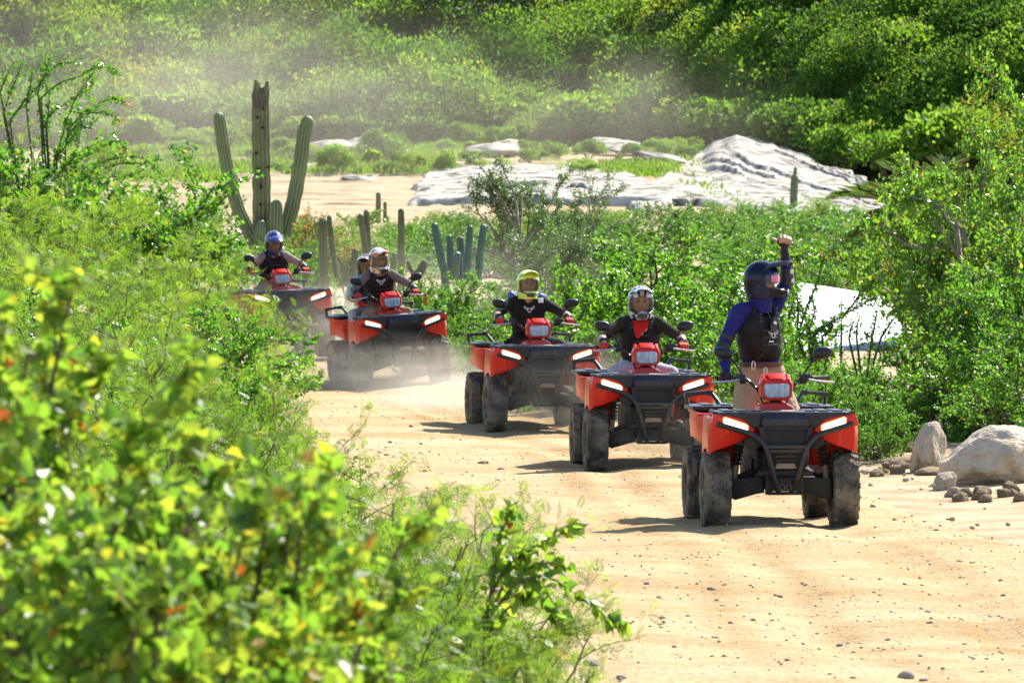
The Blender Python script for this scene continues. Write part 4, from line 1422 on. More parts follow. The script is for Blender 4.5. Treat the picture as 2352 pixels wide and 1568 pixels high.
def broad_plant(e, g, lines, size, per_m, levels, nparts, box=None, yellow=0.045, droop=0.15):
    """Broad heart leaves: the ones that show largest are leaves of their own, the rest one mass."""
    P, D = twig_leaves(g, lines, levels, per_m, 0.05, 0.012, -droop, 0.9)
    n = len(P)
    N = unit(g.normal(size=(n, 3)) + np.array([0, 0, 0.5]))
    L = g.uniform(0.6, 1.3, n) * size
    T = np.clip(g.normal(0.42, 0.18, n), 0.02, 0.72)
    u = g.random(n)
    T = np.where(u < yellow, g.uniform(0.8, 0.9, n), np.where(u > 0.992, 0.96, T))
    loc = np.array(e.location)
    Wd = P + loc
    X = 1176 + FOC * Wd[:, 0] / Wd[:, 1]
    Y = 487 - FOC * (Wd[:, 2] - CAM_H) / Wd[:, 1]
    seen = (X > -20) & (X < 2372) & (Y > -20) & (Y < 1590)
    score = np.where(seen, L / Wd[:, 1] ** 3, 0) * g.uniform(0.8, 1.2, n)
    own = np.argsort(-score)[:nparts]
    mask = np.ones(n, bool)
    mask[own] = False
    V, F, A = leaves_np(T_HEART, P[mask], D[mask], N[mask], L[mask], L[mask] * 0.82, T[mask])
    props(link("foliage", np_mesh("foliage", V, F, LEAF['broad'], True, {"tint": A}), e), None, None, None, "stuff")
    V, F = tubes_np([(p, a, b) for p, a, b, l in lines], 5)
    link("stem", np_mesh("stem", V, F, BARK, True), e)
    tvs = np.array([0.08, 0.2, 0.3, 0.4, 0.5, 0.62, 0.72, 0.82, 0.89, 0.96])
    for i_ in own:
        o = link("leaf", HEARTS[int(np.argmin(abs(tvs - T[i_])))], e)
        dd = D[i_]
        sd2 = unit(np.cross(N[i_], dd))
        nn = np.cross(dd, sd2)
        o.matrix_basis = Matrix(((dd[0], sd2[0], nn[0], P[i_][0]), (dd[1], sd2[1], nn[1], P[i_][1]), (dd[2], sd2[2], nn[2], P[i_][2]), (0, 0, 0, 1))) @ Matrix.Scale(float(L[i_]), 4)


for (X, Y, d, h, spr, seed, lab, np_) in [
        (20, 545, 14.2, 1.0, 0.45, 101, "broad leaved bush nearest the camera, tallest, at the picture's edge", 170),
        (300, 760, 14.0, 1.0, 0.5, 102, "broad leaved bush near the camera with upright shoots above its neighbours", 170),
        (330, 900, 13.6, 0.9, 0.5, 103, "broad leaved bush near the camera in the middle of the blurred row", 170),
        (410, 1040, 13.2, 0.8, 0.42, 104, "broad leaved bush near the camera, lowest, next to the feathery shrubs", 170),
        (130, 640, 14.0, 0.9, 0.5, 109, "broad leaved bush near the camera, second tallest, beside the tallest one", 100),
        (-20, 760, 13.0, 1.0, 0.5, 107, "broad leaved bush at the very edge near the camera, behind the front ones", 120),
        (450, 1240, 12.6, 0.8, 0.4, 108, "small broad leaved bush near the camera at the right end of the blurred row", 120),
        (150, 900, 12.4, 1.0, 0.5, 105, "broad leaved bush near the camera in front of the tallest one", 150),
        (290, 1200, 12.0, 1.0, 0.5, 106, "broad leaved bush closest to the camera at the bottom edge", 150)]:
    g = np.random.default_rng(seed)
    p = at(X, Y, d)
    zg = z1(p.x, d)
    H_ = p.z - zg
    e = empty("broad_leaf_bush", (p.x, d, zg), (0, 0, 0), lab, "bush", "broad leaved bushes close to the camera")
    ls = skeleton(g, stems=8, height=H_ * 0.92, lean=0.13, levels=3, kids=(9, 6), lenf=(0.16, 0.55), wig=0.10, up=0.10, r0=0.012, first=0.30, base=0.10, segs=9, angle=(0.6, 1.3))
    broad_plant(e, g, ls, 0.036, 95, {0: 0.5, 1: 1.0, 2: 1.0}, np_)
# sprawling sprig over the road edge
g = np.random.default_rng(111)
p0 = at(1120, 1560, 24.2)
e = empty("trailing_sprig", (p0.x, 24.2, z1(p0.x, 24.2)), (0, 0, 0), "trailing leafy sprig reaching out over the sunlit road edge", "plant")
o_ = np.array(e.location)
lines = []
for pts in ([(1110, 1480), (1130, 1330), (1150, 1230), (1170, 1175), (1190, 1150)], [(1130, 1400), (1180, 1290), (1240, 1245), (1290, 1225), (1322, 1215)], [(1120, 1420), (1190, 1330), (1260, 1320), (1330, 1370), (1380, 1405), (1425, 1435)],
            [(1150, 1380), (1220, 1350), (1270, 1400), (1300, 1440)], [(1130, 1360), (1160, 1300), (1200, 1270), (1215, 1260)], [(1120, 1460), (1160, 1400), (1210, 1370), (1250, 1360)], [(1180, 1330), (1230, 1295), (1280, 1290), (1310, 1310)]):
    q = np.array([at(X, Y, 24.2 + g.normal() * 0.08) for X, Y in pts]) - o_
    tt = np.linspace(0, len(q) - 1, 12)
    lines.append((np.stack([np.interp(tt, np.arange(len(q)), q[:, k]) for k in range(3)], 1), 0.006, 0.0025, 0))
lines.append((np.array([(0, 0, -0.05), (0.0, 0, 0.2), np.array(at(1110, 1480, 24.2)) - o_]), 0.009, 0.006, 3))
broad_plant(e, g, lines, 0.046, 95, {0: 1.0}, 150, yellow=0.012, droop=0.35)

# ------------------------------------------------------------------ boulders and stones
def boulder(label, X, Y, d, w, h, dep, mesh, rz=0, ry=0, name="boulder", cat="boulder", group=None):
    c = at(X, Y, d)
    zg = z1(c.x, d)
    e = link(name, mesh, None, (c.x, d, zg - 0.05 + h * (0.30 if h > 0.3 else 0.12)))
    e.scale = (w / 2, dep / 2, h * 0.70)
    e.rotation_euler = (0, ry, rz)
    return props(e, label, cat, group)


BM = [rock_mesh("boulder", M_boulder, 5, s, 0.17, 1.0, 9, 1.5) for s in (5, 6, 7)]
boulder("big smooth tan boulder lying at the roadside under the trees", 2292, 1105, 55.6, 1.0, 0.50, 1.0, BM[0], 0.4, 0.08)
boulder("upright narrow boulder with dappled shade behind the big boulder", 2137, 1030, 58.2, 0.36, 0.44, 0.36, BM[1], 0.3, 0.25)
boulder("small round boulder leaning against the big boulder", 2172, 1085, 54.9, 0.24, 0.20, 0.25, BM[2], 0.2)
boulder("flat pale stone in front of the small round boulder", 2190, 1102, 54.0, 0.16, 0.09, 0.15, BM[0], 0.2)
CL = [rock_mesh("clod", M_clod, 4, s, 0.30, 1.0, 5, 1.7) for s in (8, 9, 10)]
for k, (X, Y, d, w, h, lab) in enumerate([(2085, 1050, 59.0, 0.5, 0.13, "crumbling earth heap at the foot of the upright boulder"), (2140, 1075, 57.5, 0.3, 0.08, "small earth clod between the boulders")]):
    boulder(lab, X, Y, d, w, h, 0.5, CL[k % 3], 0.3 * k, 0, "earth_mound", "earth mound", "earth mounds by the boulders")
for k in range(24):
    X, d = (rnd.uniform(2190, 2352), rnd.uniform(52.5, 54.6)) if k < 15 else (rnd.uniform(1985, 2120), rnd.uniform(57, 61.5))
    sz = rnd.uniform(0.05, 0.17)
    boulder("brown clod among the rubble below the roadside bushes", X, 1100, d, sz, sz * 0.6, sz, CL[k % 3], k, 0, "earth_clod", "clod", "clods of earth under the roadside bushes")

ST = [rock_mesh("stone", M_stone, 2, s, 0.2, 0.7, 6, 1.6) for s in (12, 13, 14, 15, 16)]


def stone(X, Y, w, lab, group, dz=0):
    d = 14500 * 2.42 / (Y - 487)                              # stands on the road
    for _ in range(4):
        zz = float(zroad(np.array([(X - 1176) / FOC * d]), np.array([d]))[0])
        d = FOC * (CAM_H - zz) / (Y - 487)
    x = (X - 1176) / FOC * d
    s = w * d / FOC / 2
    o = link("stone", ST[rnd.randrange(5)], None, (x, d, zz + s * 0.12))
    o.scale = (s, s * rnd.uniform(0.8, 1.2), s * rnd.uniform(0.7, 1.05))
    o.rotation_euler = (rnd.uniform(-0.3, 0.3), rnd.uniform(-0.3, 0.3), rnd.uniform(0, 6.28))
    return props(o, lab, "stone", group)


GS = "loose stones on the dirt road"
for (X, Y, w, lab) in [(2082, 1556, 46, "flat grey stone lying on the road at the very bottom"), (2122, 1564, 22, "smaller stone touching the flat grey stone at the bottom"), (1792, 1372, 16, "upright pointed pale stone standing alone on the road"), (1635, 1355, 24, "rounded tan stone on the road below the shadow of the front quad bike"),
                       (1523, 1420, 20, "pale block stone on the road near the trailing sprig"), (2206, 1290, 16, "lone stone on the road below the front quad bike's near wheel"), (1360, 1528, 44, "broad flat stone at the road edge beside the feathery shrub"), (1988, 1084, 28, "reddish stone beside the front quad bike's right wheel"),
                       (2080, 1103, 18, "grey stone between the reddish stone and the boulders"), (2132, 1406, 16, "pale stone set in the road's open middle"), (730, 997, 18, "dark stone at the thicket edge near the dusty ruts"), (812, 978, 18, "tan stone in the ruts between the quad bikes"), (945, 980, 14, "pale flat stone left of the middle quad bike's shadow"),
                       (1110, 1065, 30, "flat pale stone near the shadow tip of the second quad bike"), (1150, 1080, 22, "stone beside the flat pale one at the shadow tip"), (1010, 1190, 16, "small dark stone on the road above the feathery shrubs"), (1960, 1500, 14, "dark pointed stone near the lower edge of the road"), (1430, 1560, 30, "half buried stone at the bottom road edge"), (1930, 1483, 18, "brown stone on the near road surface")]:
    stone(X, Y, w, lab, GS)
for k in range(150):
    if k < 55:
        X, Y, w = rnd.uniform(1380, 2350), rnd.uniform(1330, 1567), rnd.uniform(8, 16)
    elif k < 95:
        X, Y, w = rnd.gauss(860, 70), rnd.gauss(1045, 26), rnd.uniform(7, 16)
    elif k < 120:
        X, Y, w = rnd.uniform(1990, 2340), rnd.uniform(1080, 1260), rnd.uniform(7, 16)
    else:
        X, Y, w = rnd.uniform(1000, 1900), rnd.uniform(1030, 1340), rnd.uniform(5, 10)
    stone(X, Y, w, "small loose stone " + ("scattered on the near part of the dirt road" if k < 55 else "in the stony patch along the left road edge" if k < 95 else "in the rubble between road and boulders" if k < 120 else "lying thinly spread around the wheel shadows"), GS)

M_gravel = surf("gravel_grit", [(0.3, (0.36, 0.275, 0.18)), (0.5, (0.47, 0.375, 0.26)), (0.75, (0.56, 0.47, 0.36))], 1.7, 0.9, 0.15)
g = np.random.default_rng(131)
n = 10000
yy = 27 + 50 * g.random(n) ** 1.5
u = g.random(n) * 1.1 - 0.05
xx = np.interp(yy, RD, RL) * (1 - u) + np.interp(yy, RD, RR) * u
k_ = (np.abs(xx) < yy * 0.085) & (fbm(xx * 0.8, yy * 0.5, seed=61) > g.uniform(-0.45, 0.25, n))
xx, yy = xx[k_], yy[k_]
n = len(xx)
octa = np.array([(1, 0, 0), (0, 1, 0), (-1, 0, 0), (0, -1, 0), (0, 0, 0.8), (0, 0, -0.8)], float)
of = np.array([(0, 1, 4), (1, 2, 4), (2, 3, 4), (3, 0, 4), (1, 0, 5), (2, 1, 5), (3, 2, 5), (0, 3, 5)])
s = 0.003 + 0.012 * g.random(n) ** 3
V = octa[None] * (1 + 0.35 * g.normal(size=(n, 6, 3))) * s[:, None, None] + np.stack([xx, yy, zroad(xx, yy) + s * 0.25], 1)[:, None, :]
F = (of[None] + (np.arange(n) * 6)[:, None, None]).reshape(-1, 3)
props(link("gravel", np_mesh("gravel", V.reshape(-1, 3), [F], M_gravel)), "fine gravel scattered over the dirt road", None, None, "stuff")

# ------------------------------------------------------------------ quad bikes
M_red = surf("red_plastic", [(0.3, (0.52, 0.012, 0.008)), (0.7, (0.62, 0.017, 0.010))], 3, 0.30, 0.35, 0.06, 60, dust=0.035, dscale=5)
M_blk = surf("black_plastic", [(0.3, (0.008, 0.009, 0.014)), (0.7, (0.016, 0.018, 0.026))], 6, 0.42, 0.3, 0.12, 160, dust=0.02, dscale=6)
M_rack = surf("dusty_grey_plastic", [(0.3, (0.010, 0.012, 0.021)), (0.7, (0.018, 0.021, 0.034))], 6, 0.36, 0.35, 0.12, 160, dust=0.035, dscale=5)
M_tube = surf("black_steel_tube", [(0.3, (0.012, 0.012, 0.014)), (0.7, (0.02, 0.02, 0.024))], 8, 0.30, 0.4, 0.05, 90, dust=0.05)
M_tyre = surf("dusty_rubber", [(0.3, (0.028, 0.025, 0.022)), (0.7, (0.060, 0.052, 0.043))], 10, 0.7, 0.35, 0.3, 60, dust=0.70, dscale=7, dcol=(0.34, 0.275, 0.20))
M_rim = flat("grey_steel_rim", (0.09, 0.085, 0.08), 0.5, 0.5, dust=0.6)
M_under = surf("dusty_chassis", [(0.3, (0.008, 0.008, 0.009)), (0.7, (0.022, 0.020, 0.018))], 8, 0.6, 0.25, 0.2, 50, dust=0.2, dscale=5, dcol=(0.22, 0.165, 0.11))
M_shock = flat("tan_metal", (0.19, 0.14, 0.085), 0.5, 0.5, dust=0.4)
M_silver = flat("bright_metal", (0.55, 0.56, 0.58), 0.3, 0.6, 0.05, metal=0.8)
M_lamp = emit("lit_headlight", (1.0, 0.86, 0.62), 1.6)
M_lampedge = emit("lit_headlight_edge", (1.0, 0.50, 0.14), 0.6)
M_text = flat("gloss_black_letters", (0.008, 0.008, 0.009), 0.25, 0.6, 0.0)
M_seat = flat("black_vinyl", (0.014, 0.014, 0.015), 0.5, 0.4, 0.2, dust=0.25)
M_sticker = flat("pale_sticker", (0.62, 0.60, 0.48), 0.5, 0.4, 0.0)


def lens_mat():
    m, N, L = newmat("clear_lamp_glass")
    out = N.new("ShaderNodeOutputMaterial")
    p = N.new("ShaderNodeBsdfPrincipled")
    tc = N.new("ShaderNodeTexCoord")
    mp = N.new("ShaderNodeMapping")
    mp.inputs['Scale'].default_value = (22, 1, 6)
    L.new(tc.outputs['Object'], mp.inputs[0])
    n = N.new("ShaderNodeTexNoise")
    n.inputs['Scale'].default_value = 1.6
    L.new(mp.outputs[0], n.inputs[0])
    r = ramp(N, [(0.3, (0.24, 0.28, 0.35)), (0.5, (0.34, 0.40, 0.50)), (0.7, (0.50, 0.55, 0.62))])
    L.new(n.outputs[0], r.inputs[0])
    L.new(r.outputs[0], p.inputs['Base Color'])
    p.inputs['Roughness'].default_value = 0.12
    p.inputs['Specular IOR Level'].default_value = 0.7
    L.new(p.outputs[0], out.inputs[0])
    return m


M_lens = lens_mat()


def text_mesh(txt, size, depth, mat):
    cu = bpy.data.curves.new("lettering", 'FONT')
    cu.body = txt
    cu.size = size
    cu.extrude = depth
    cu.align_x = 'CENTER'
    cu.offset = size * 0.012
    o = bpy.data.objects.new("lettering", cu)
    COL.objects.link(o)
    me = bpy.data.meshes.new_from_object(o.evaluated_get(bpy.context.evaluated_depsgraph_get()))
    bpy.data.objects.remove(o)
    bpy.data.curves.remove(cu)
    me.materials.clear()
    me.materials.append(mat)
    return me


def squeeze(m, s):
    """Draw the fenders in a little so that the tyres stand proud of them."""
    for v in m.v:
        a = abs(v.x)
        if a > 0.36:
            v.x = math.copysign(0.36 + (a - 0.36) * 0.82, v.x)


def mirror_poly(p):
    return [(-a, b) for a, b in reversed(p)]


def tyre_mesh(w, r):
    m = MB()
    h = w / 2
    prof = [(-h * 0.72, r * 0.50), (-h * 0.92, r * 0.56), (-h * 1.0, r * 0.70), (-h * 0.97, r * 0.84), (-h * 0.86, r * 0.925), (-h * 0.5, r * 0.965), (0, r * 0.975),
            (h * 0.5, r * 0.965), (h * 0.86, r * 0.925), (h * 0.97, r * 0.84), (h * 1.0, r * 0.70), (h * 0.92, r * 0.56), (h * 0.72, r * 0.50)]
    m.lathe_x(prof, (0, 0, 0), 44, closed=False)

    def P(x, q, a):
        return Vector((x, q * math.cos(a), q * math.sin(a)))

    n = 20
    for k in range(n):
        a0 = 6.28318 * k / n
        for s in (-1, 1):
            a = a0 + (math.pi / n if s > 0 else 0)
            # chevron lug from the middle to the shoulder, then a shoulder block
            for (x0, x1, da0, da1, wd) in ((0.06, 0.50, -0.06, 0.075, 0.062), (0.55, 0.95, 0.075, 0.10, 0.088)):
                lo, hi = [], []
                for (x, da, sg) in ((x0, da0, -1), (x1, da1, -1), (x1, da1, 1), (x0, da0, 1)):
                    xx = x * h * s
                    base = r * (0.97 - 0.10 * max(0, abs(x) - 0.45) ** 1.5)
                    top = r * (1.0 - 0.09 * max(0, abs(x) - 0.45) ** 1.5)
                    lo.append(P(xx, base - 0.008, a + da + sg * wd))
                    hi.append(P(xx * 0.995, top, a + da + sg * wd * 0.8))
                m.loft([lo, hi])
    return m.mesh("tyre", M_tyre, ang=30)


def rim_mesh(w, r, side):
    m = MB()
    h = w / 2 * 0.72
    R0 = r * 0.50
    s = side
    prof = [(-h, R0 * 1.02), (-h * 0.9, R0 * 0.9), (-h * 0.2, R0 * 0.84), (h * 0.5, R0 * 0.86), (h * 0.9, R0 * 0.94), (h, R0 * 1.02)]
    m.lathe_x([(a * s, b) for a, b in prof], (0, 0, 0), 32, closed=False)
    m.lathe_x([(s * h * 0.05, R0 * 0.86), (s * h * 0.30, R0 * 0.62), (s * h * 0.12, R0 * 0.34), (s * h * 0.35, R0 * 0.30), (s * h * 0.42, R0 * 0.02)], (0, 0, 0), 32, closed=False)
    for k in range(4):
        a = k * 1.5708 + 0.4
        m.tube([(s * h * 0.2, R0 * 0.48 * math.cos(a), R0 * 0.48 * math.sin(a)), (s * h * 0.42, R0 * 0.48 * math.cos(a), R0 * 0.48 * math.sin(a))], 0.009, 6)
    return m.mesh("rim", M_rim, ang=40)


def make_quad():
    q = empty("quad_bike")
    # ---- wheels
    for y, w, tx in ((-0.64, 0.205, 0.492), (0.64, 0.25, 0.475)):
        tm = tyre_mesh(w, 0.30)
        for s in (-1, 1):
            wl = link("wheel", rim_mesh(w, 0.30, s), q, (s * tx, y, 0.298))
            wl["label"] = ("front" if y < 0 else "rear") + " wheel"
            t = link("tyre", tm, wl)
            t.rotation_euler = (rnd.uniform(0, 6.28), 0, 0)
    # ---- chassis
    m = MB()
    m.box((0, 0.0, 0.46), (0.30, 1.5, 0.26))
    m.box((0, -0.62, 0.52), (0.24, 0.42, 0.34), taper=(0.8, 0.8))
    m.box((0, 0.1, 0.31), (0.42, 1.35, 0.03))
    m.box((0, 0.15, 0.66), (0.28, 0.9, 0.2), taper=(0.8, 1))
    for s in (-1, 1):
        m.box((s * 0.28, 0.08, 0.36), (0.26, 0.62, 0.035))          # foot wells
        m.box((s * 0.16, 0.08, 0.44), (0.025, 0.62, 0.16))
        m.tube([(s * 0.12, 0.64, 0.34), (s * 0.42, 0.64, 0.30)], 0.035, 8)
        m.box((s * 0.25, 0.64, 0.33), (0.30, 0.10, 0.04))
    m.build("chassis", M_under, q, bevel=0.008)
    # ---- a-arm guards with slanted lower edge, drive shafts, uprights
    for s in (-1, 1):
        m = MB()
        poly = [(s * 0.145, 0.285), (s * 0.145, 0.40), (s * 0.375, 0.385), (s * 0.385, 0.245), (s * 0.36, 0.225)]
        m.prism(poly, 'y', -0.80, -0.77)
        m.box((s * 0.26, -0.70, 0.275), (0.26, 0.16, 0.03), (0, s * 0.16, 0))
        for k in range(4):
            xx = s * (0.17 + 0.062 * k)
            m.tube([(xx, -0.803, 0.292 - 0.016 * k), (xx, -0.812, 0.292 - 0.016 * k)], 0.007, 6)
        m.build("arm_guard", M_under, q, bevel=0.005)
        m = MB()
        m.tube([(s * 0.13, -0.66, 0.46), (s * 0.40, -0.64, 0.37)], 0.016, 8)
        m.tube([(s * 0.13, -0.58, 0.46), (s * 0.40, -0.62, 0.37)], 0.016, 8)
        m.tube([(s * 0.12, -0.62, 0.36), (s * 0.42, -0.64, 0.30)], 0.026, 8)
        m.box((s * 0.385, -0.64, 0.33), (0.05, 0.07, 0.20))
        m.build("suspension_arm", M_under, q, bevel=0.004)
        m = MB()
        a, b = Vector((s * 0.36, -0.70, 0.34)), Vector((s * 0.315, -0.68, 0.66))
        m.tube([a, a.lerp(b, 0.5)], 0.026, 10)
        m.build("shock_absorber", M_shock, q)
        sh = [o for o in q.children if o.name.startswith("shock_absorber")][-1]
        m = MB()
        pts = []
        ax = (b - a).normalized()
        u = ax.orthogonal().normalized()
        v = ax.cross(u)
        for k in range(73):
            ang = k * 6.28318 / 12
            pts.append(a.lerp(b, 0.42 + 0.58 * k / 72) + (u * math.cos(ang) + v * math.sin(ang)) * 0.034)
        m.tube(pts, 0.0075, 5)
        m.tube([a.lerp(b, 0.45), b], 0.016, 8)
        m.build("spring", M_blk, sh)
    # ---- front bumper
    m = MB()
    bar = [(-0.515, -0.985, 0.812), (-0.40, -1.03, 0.778), (-0.275, -1.07, 0.742), (-0.225, -1.085, 0.716), (-0.185, -1.095, 0.68), (-0.158, -1.10, 0.64),
           (-0.13, -1.095, 0.55), (-0.098, -1.075, 0.44), (-0.068, -1.03, 0.335), (-0.05, -0.98, 0.30)]
    m.tube(bar, 0.0205, 10)
    m.tube([(-x, y, z) for x, y, z in bar], 0.0205, 10)
    m.build("bumper_bar", M_tube, q)
    m = MB()
    m.prism([(-0.172, 0.628), (0.172, 0.628), (0.178, 0.655), (-0.178, 0.655)], 'y', -1.115, -1.02)
    m.prism([(-0.150, 0.595), (0.150, 0.595), (0.158, 0.622), (-0.158, 0.622)], 'y', -1.085, -1.02)
    m.build("bumper_crossbar", M_tube, q, bevel=0.006)
    m = MB()                                                          # lower shield behind the v of the bar
    m.prism([(-0.145, 0.60), (0.145, 0.60), (0.125, 0.47), (-0.125, 0.47)], 'y', -1.04, -1.0)
    m.box((0, -1.045, 0.567), (0.17, 0.03, 0.024))
    m.box((0, -1.045, 0.535), (0.16, 0.03, 0.022))
    m.box((0, -1.03, 0.44), (0.42, 0.035, 0.034))
    m.box((0, -1.01, 0.38), (0.19, 0.05, 0.05))
    m.box((0, -0.99, 0.325), (0.20, 0.06, 0.05))
    m.box((-0.12, -0.96, 0.36), (0.05, 0.06, 0.17))
    m.box((0.12, -0.96, 0.36), (0.05, 0.06, 0.17))
    m.box((0, -0.96, 0.283), (0.26, 0.10, 0.022))
    m.build("skid_shield", M_under, q, bevel=0.005)
    m = MB()
    m.prism([(-0.085, 0.475), (0.085, 0.475), (0.065, 0.515), (-0.065, 0.515)], 'y', -1.062, -1.045)
    m.build("badge_plate", M_shock, q, bevel=0.004)
    for s in (-1, 1):
        m = MB()
        m.lathe_x([(0, 0.026), (0, 0.015), (0.02, 0.015), (0.02, 0.026)], (0, 0, 0), 16)
        o = m.build("tow_ring", M_tube, q)
        o.rotation_euler = (0, 0, R(90))
        o.location = (s * 0.026, -1.04, 0.332)
    # ---- nose: grille, fascia, rack
    m = MB()
    m.prism([(-0.205, 0.785), (0.205, 0.785), (0.172, 0.652), (-0.172, 0.652)], 'y', -1.01, -0.90)
    m.build("grille_backing", M_blk, q)
    m = MB()
    for s in (-1, 1):
        m.prism([(s * 0.168, 0.79), (s * 0.205, 0.79), (s * 0.19, 0.70), (s * 0.172, 0.655), (s * 0.148, 0.655)], 'y', -1.055, -0.985)
    m.box((0, -1.035, 0.782), (0.36, 0.05, 0.016))
    fr = m.build("grille_frame", M_blk, q, bevel=0.004)
    m = MB()
    for k in range(13):
        z = 0.66 + k * 0.0095
        wd = 0.150 + 0.017 * k / 12
        pts = [(-wd + 2 * wd * j / 28, -1.018, z + (0.0042 if (j + k) % 2 else -0.0042)) for j in range(29)]
        m.tube(pts, 0.0021, 4, cap=False)
    m.build("grille_mesh", M_tube, q)
    # fascia: three plates, the middle one proud
    for s in (-1, 1):
        m = MB()
        m.prism([(s * 0.165, 0.885), (s * 0.500, 0.898), (s * 0.512, 0.887), (s * 0.46, 0.884), (s * 0.32, 0.850), (s * 0.262, 0.800), (s * 0.245, 0.783), (s * 0.18, 0.783)], 'y', -1.005, -0.86)
        m.prism([(s * 0.215, 0.868), (s * 0.275, 0.870), (s * 0.262, 0.855), (s * 0.225, 0.853)], 'y', -1.012, -0.99)
        m.build("fascia", M_rack, q, bevel=0.006)
    m = MB()
    m.loft([[(-0.178, -1.045, 0.785), (0.178, -1.045, 0.785), (0.15, -1.0, 0.785 - 0.02), (-0.15, -1.0, 0.785 - 0.02)],
            [(-0.182, -1.05, 0.85), (0.182, -1.05, 0.85), (0.18, -0.98, 0.85), (-0.18, -0.98, 0.85)],
            [(-0.155, -1.02, 0.905), (0.155, -1.02, 0.905), (0.155, -0.9, 0.912), (-0.155, -0.9, 0.912)]])
    pn = m.build("nose_panel", M_rack, q, bevel=0.007)
    tx = link("lettering", TEXT_NOSE, pn, (0.0, -1.0515, 0.812))
    tx.rotation_euler = (R(88), 0, 0)
    m = MB()
    m.box((0.02, -0.985, 0.9115), (0.10, 0.045, 0.003), (R(3), 0, 0))
    m.build("sticker", M_sticker, pn)
    # rack: plate with raised ribs and dark end caps
    m = MB()
    plan = [(-0.508, -0.93), (-0.47, -1.0), (-0.16, -1.012), (0.16, -1.012), (0.47, -1.0), (0.508, -0.93), (0.50, -0.50), (0.42, -0.36), (0.17, -0.34), (0.14, -0.42), (-0.14, -0.42), (-0.17, -0.34), (-0.42, -0.36), (-0.50, -0.50)]
    m.prism(plan, 'z', 0.872, 0.902)
    for k, x in enumerate((-0.42, -0.31, 0.31, 0.42)):
        m.box((x, -0.70, 0.906), (0.075, 0.42, 0.014))
    m.box((-0.20, -0.74, 0.906), (0.09, 0.30, 0.014))
    m.box((0.20, -0.74, 0.906), (0.09, 0.30, 0.014))
    rk = m.build("front_rack", M_rack, q, bevel=0.006)
    for s in (-1, 1):
        m = MB()
        m.box((s * 0.516, -0.86, 0.886), (0.03, 0.18, 0.04), (0, 0, s * 0.15))
        m.tube([(s * 0.512, -0.76, 0.89), (s * 0.522, -0.62, 0.905), (s * 0.512, -0.47, 0.895)], 0.014, 8)
        m.build("rack_end", M_blk, rk, bevel=0.005)
    # ---- headlights with red surround
    for s in (-1, 1):
        m = MB()
        m.prism([(s * 0.275, 0.735), (s * 0.222, 0.765), (s * 0.262, 0.802), (s * 0.32, 0.851), (s * 0.46, 0.884), (s * 0.545, 0.882), (s * 0.568, 0.80), (s * 0.48, 0.775)], 'y', -0.985, -0.88)
        hs = m.build("headlight_surround", M_red, q, bevel=0.006)
        m = MB()
        m.prism([(s * 0.278, 0.757), (s * 0.276, 0.798), (s * 0.300, 0.816), (s * 0.455, 0.868), (s * 0.474, 0.858), (s * 0.472, 0.806)], 'y', -0.996, -0.975)
        lp = m.build("headlight", M_lampedge, q, bevel=0.004)
        m = MB()
        m.prism([(s * 0.287, 0.765), (s * 0.285, 0.795), (s * 0.304, 0.808), (s * 0.452, 0.859), (s * 0.465, 0.852), (s * 0.463, 0.812)], 'y', -1.003, -0.990)
        m.build("bulb_glow", M_lamp, lp)
    # ---- front fenders
    for s in (-1, 1):
        m = MB()
        # front face, bent back outwards
        o = 0.012
        fr_ = [[(s * 0.20, -0.93, 0.765), (s * 0.20, -0.90, 0.725)],
               [(s * 0.30, -0.965, 0.80), (s * 0.29, -0.90, 0.695)],
               [(s * 0.44, -0.985, 0.80), (s * 0.42, -0.905, 0.645)],
               [(s * 0.47, -0.945, 0.80), (s * 0.455, -0.89, 0.635)],
               [(s * 0.575, -0.945, 0.845), (s * 0.575, -0.91, 0.605)],
               [(s * 0.612, -0.86, 0.855), (s * 0.618, -0.86, 0.575)],
               [(s * 0.615, -0.72, 0.862), (s * 0.622, -0.70, 0.625)],
               [(s * 0.612, -0.55, 0.865), (s * 0.620, -0.52, 0.595)],
               [(s * 0.60, -0.38, 0.862), (s * 0.612, -0.36, 0.505)],
               [(s * 0.56, -0.30, 0.85), (s * 0.56, -0.29, 0.47)],
               [(s * 0.30, -0.28, 0.83), (s * 0.28, -0.27, 0.47)]]
        secs = []
        for a, b in fr_:
            a, b = Vector(a), Vector(b)
            mid = a.lerp(b, 0.45) + Vector((s * 0.008, -0.004, 0))
            inn = Vector((-s * o, o, 0))
            secs.append([a, mid, b, b + inn, mid + inn, a + inn])
        m.loft(secs)
        # top skin under the rack
        m.loft([[(s * 0.20, -0.93, 0.86), (s * 0.585, -0.93, 0.855), (s * 0.585, -0.93, 0.84), (s * 0.20, -0.93, 0.84)],
                [(s * 0.20, -0.6, 0.87), (s * 0.608, -0.6, 0.866), (s * 0.608, -0.6, 0.85), (s * 0.20, -0.6, 0.85)],
                [(s * 0.12, -0.30, 0.86), (s * 0.575, -0.30, 0.852), (s * 0.575, -0.30, 0.835), (s * 0.12, -0.30, 0.835)]])
        squeeze(m, s)
        m.build("front_fender", M_red, q, bevel=0.004, ang=30)
        m = MB()
        m.box((s * 0.34, -0.58, 0.66), (0.40, 0.60, 0.02), (0, 0, 0))
        m.prism([(s * 0.185, 0.70), (s * 0.30, 0.70), (s * 0.30, 0.655), (s * 0.235, 0.615), (s * 0.185, 0.64)], 'y', -1.0, -0.90)
        m.build("inner_guard", M_under, q, bevel=0.004)
        # rear fender
        m = MB()
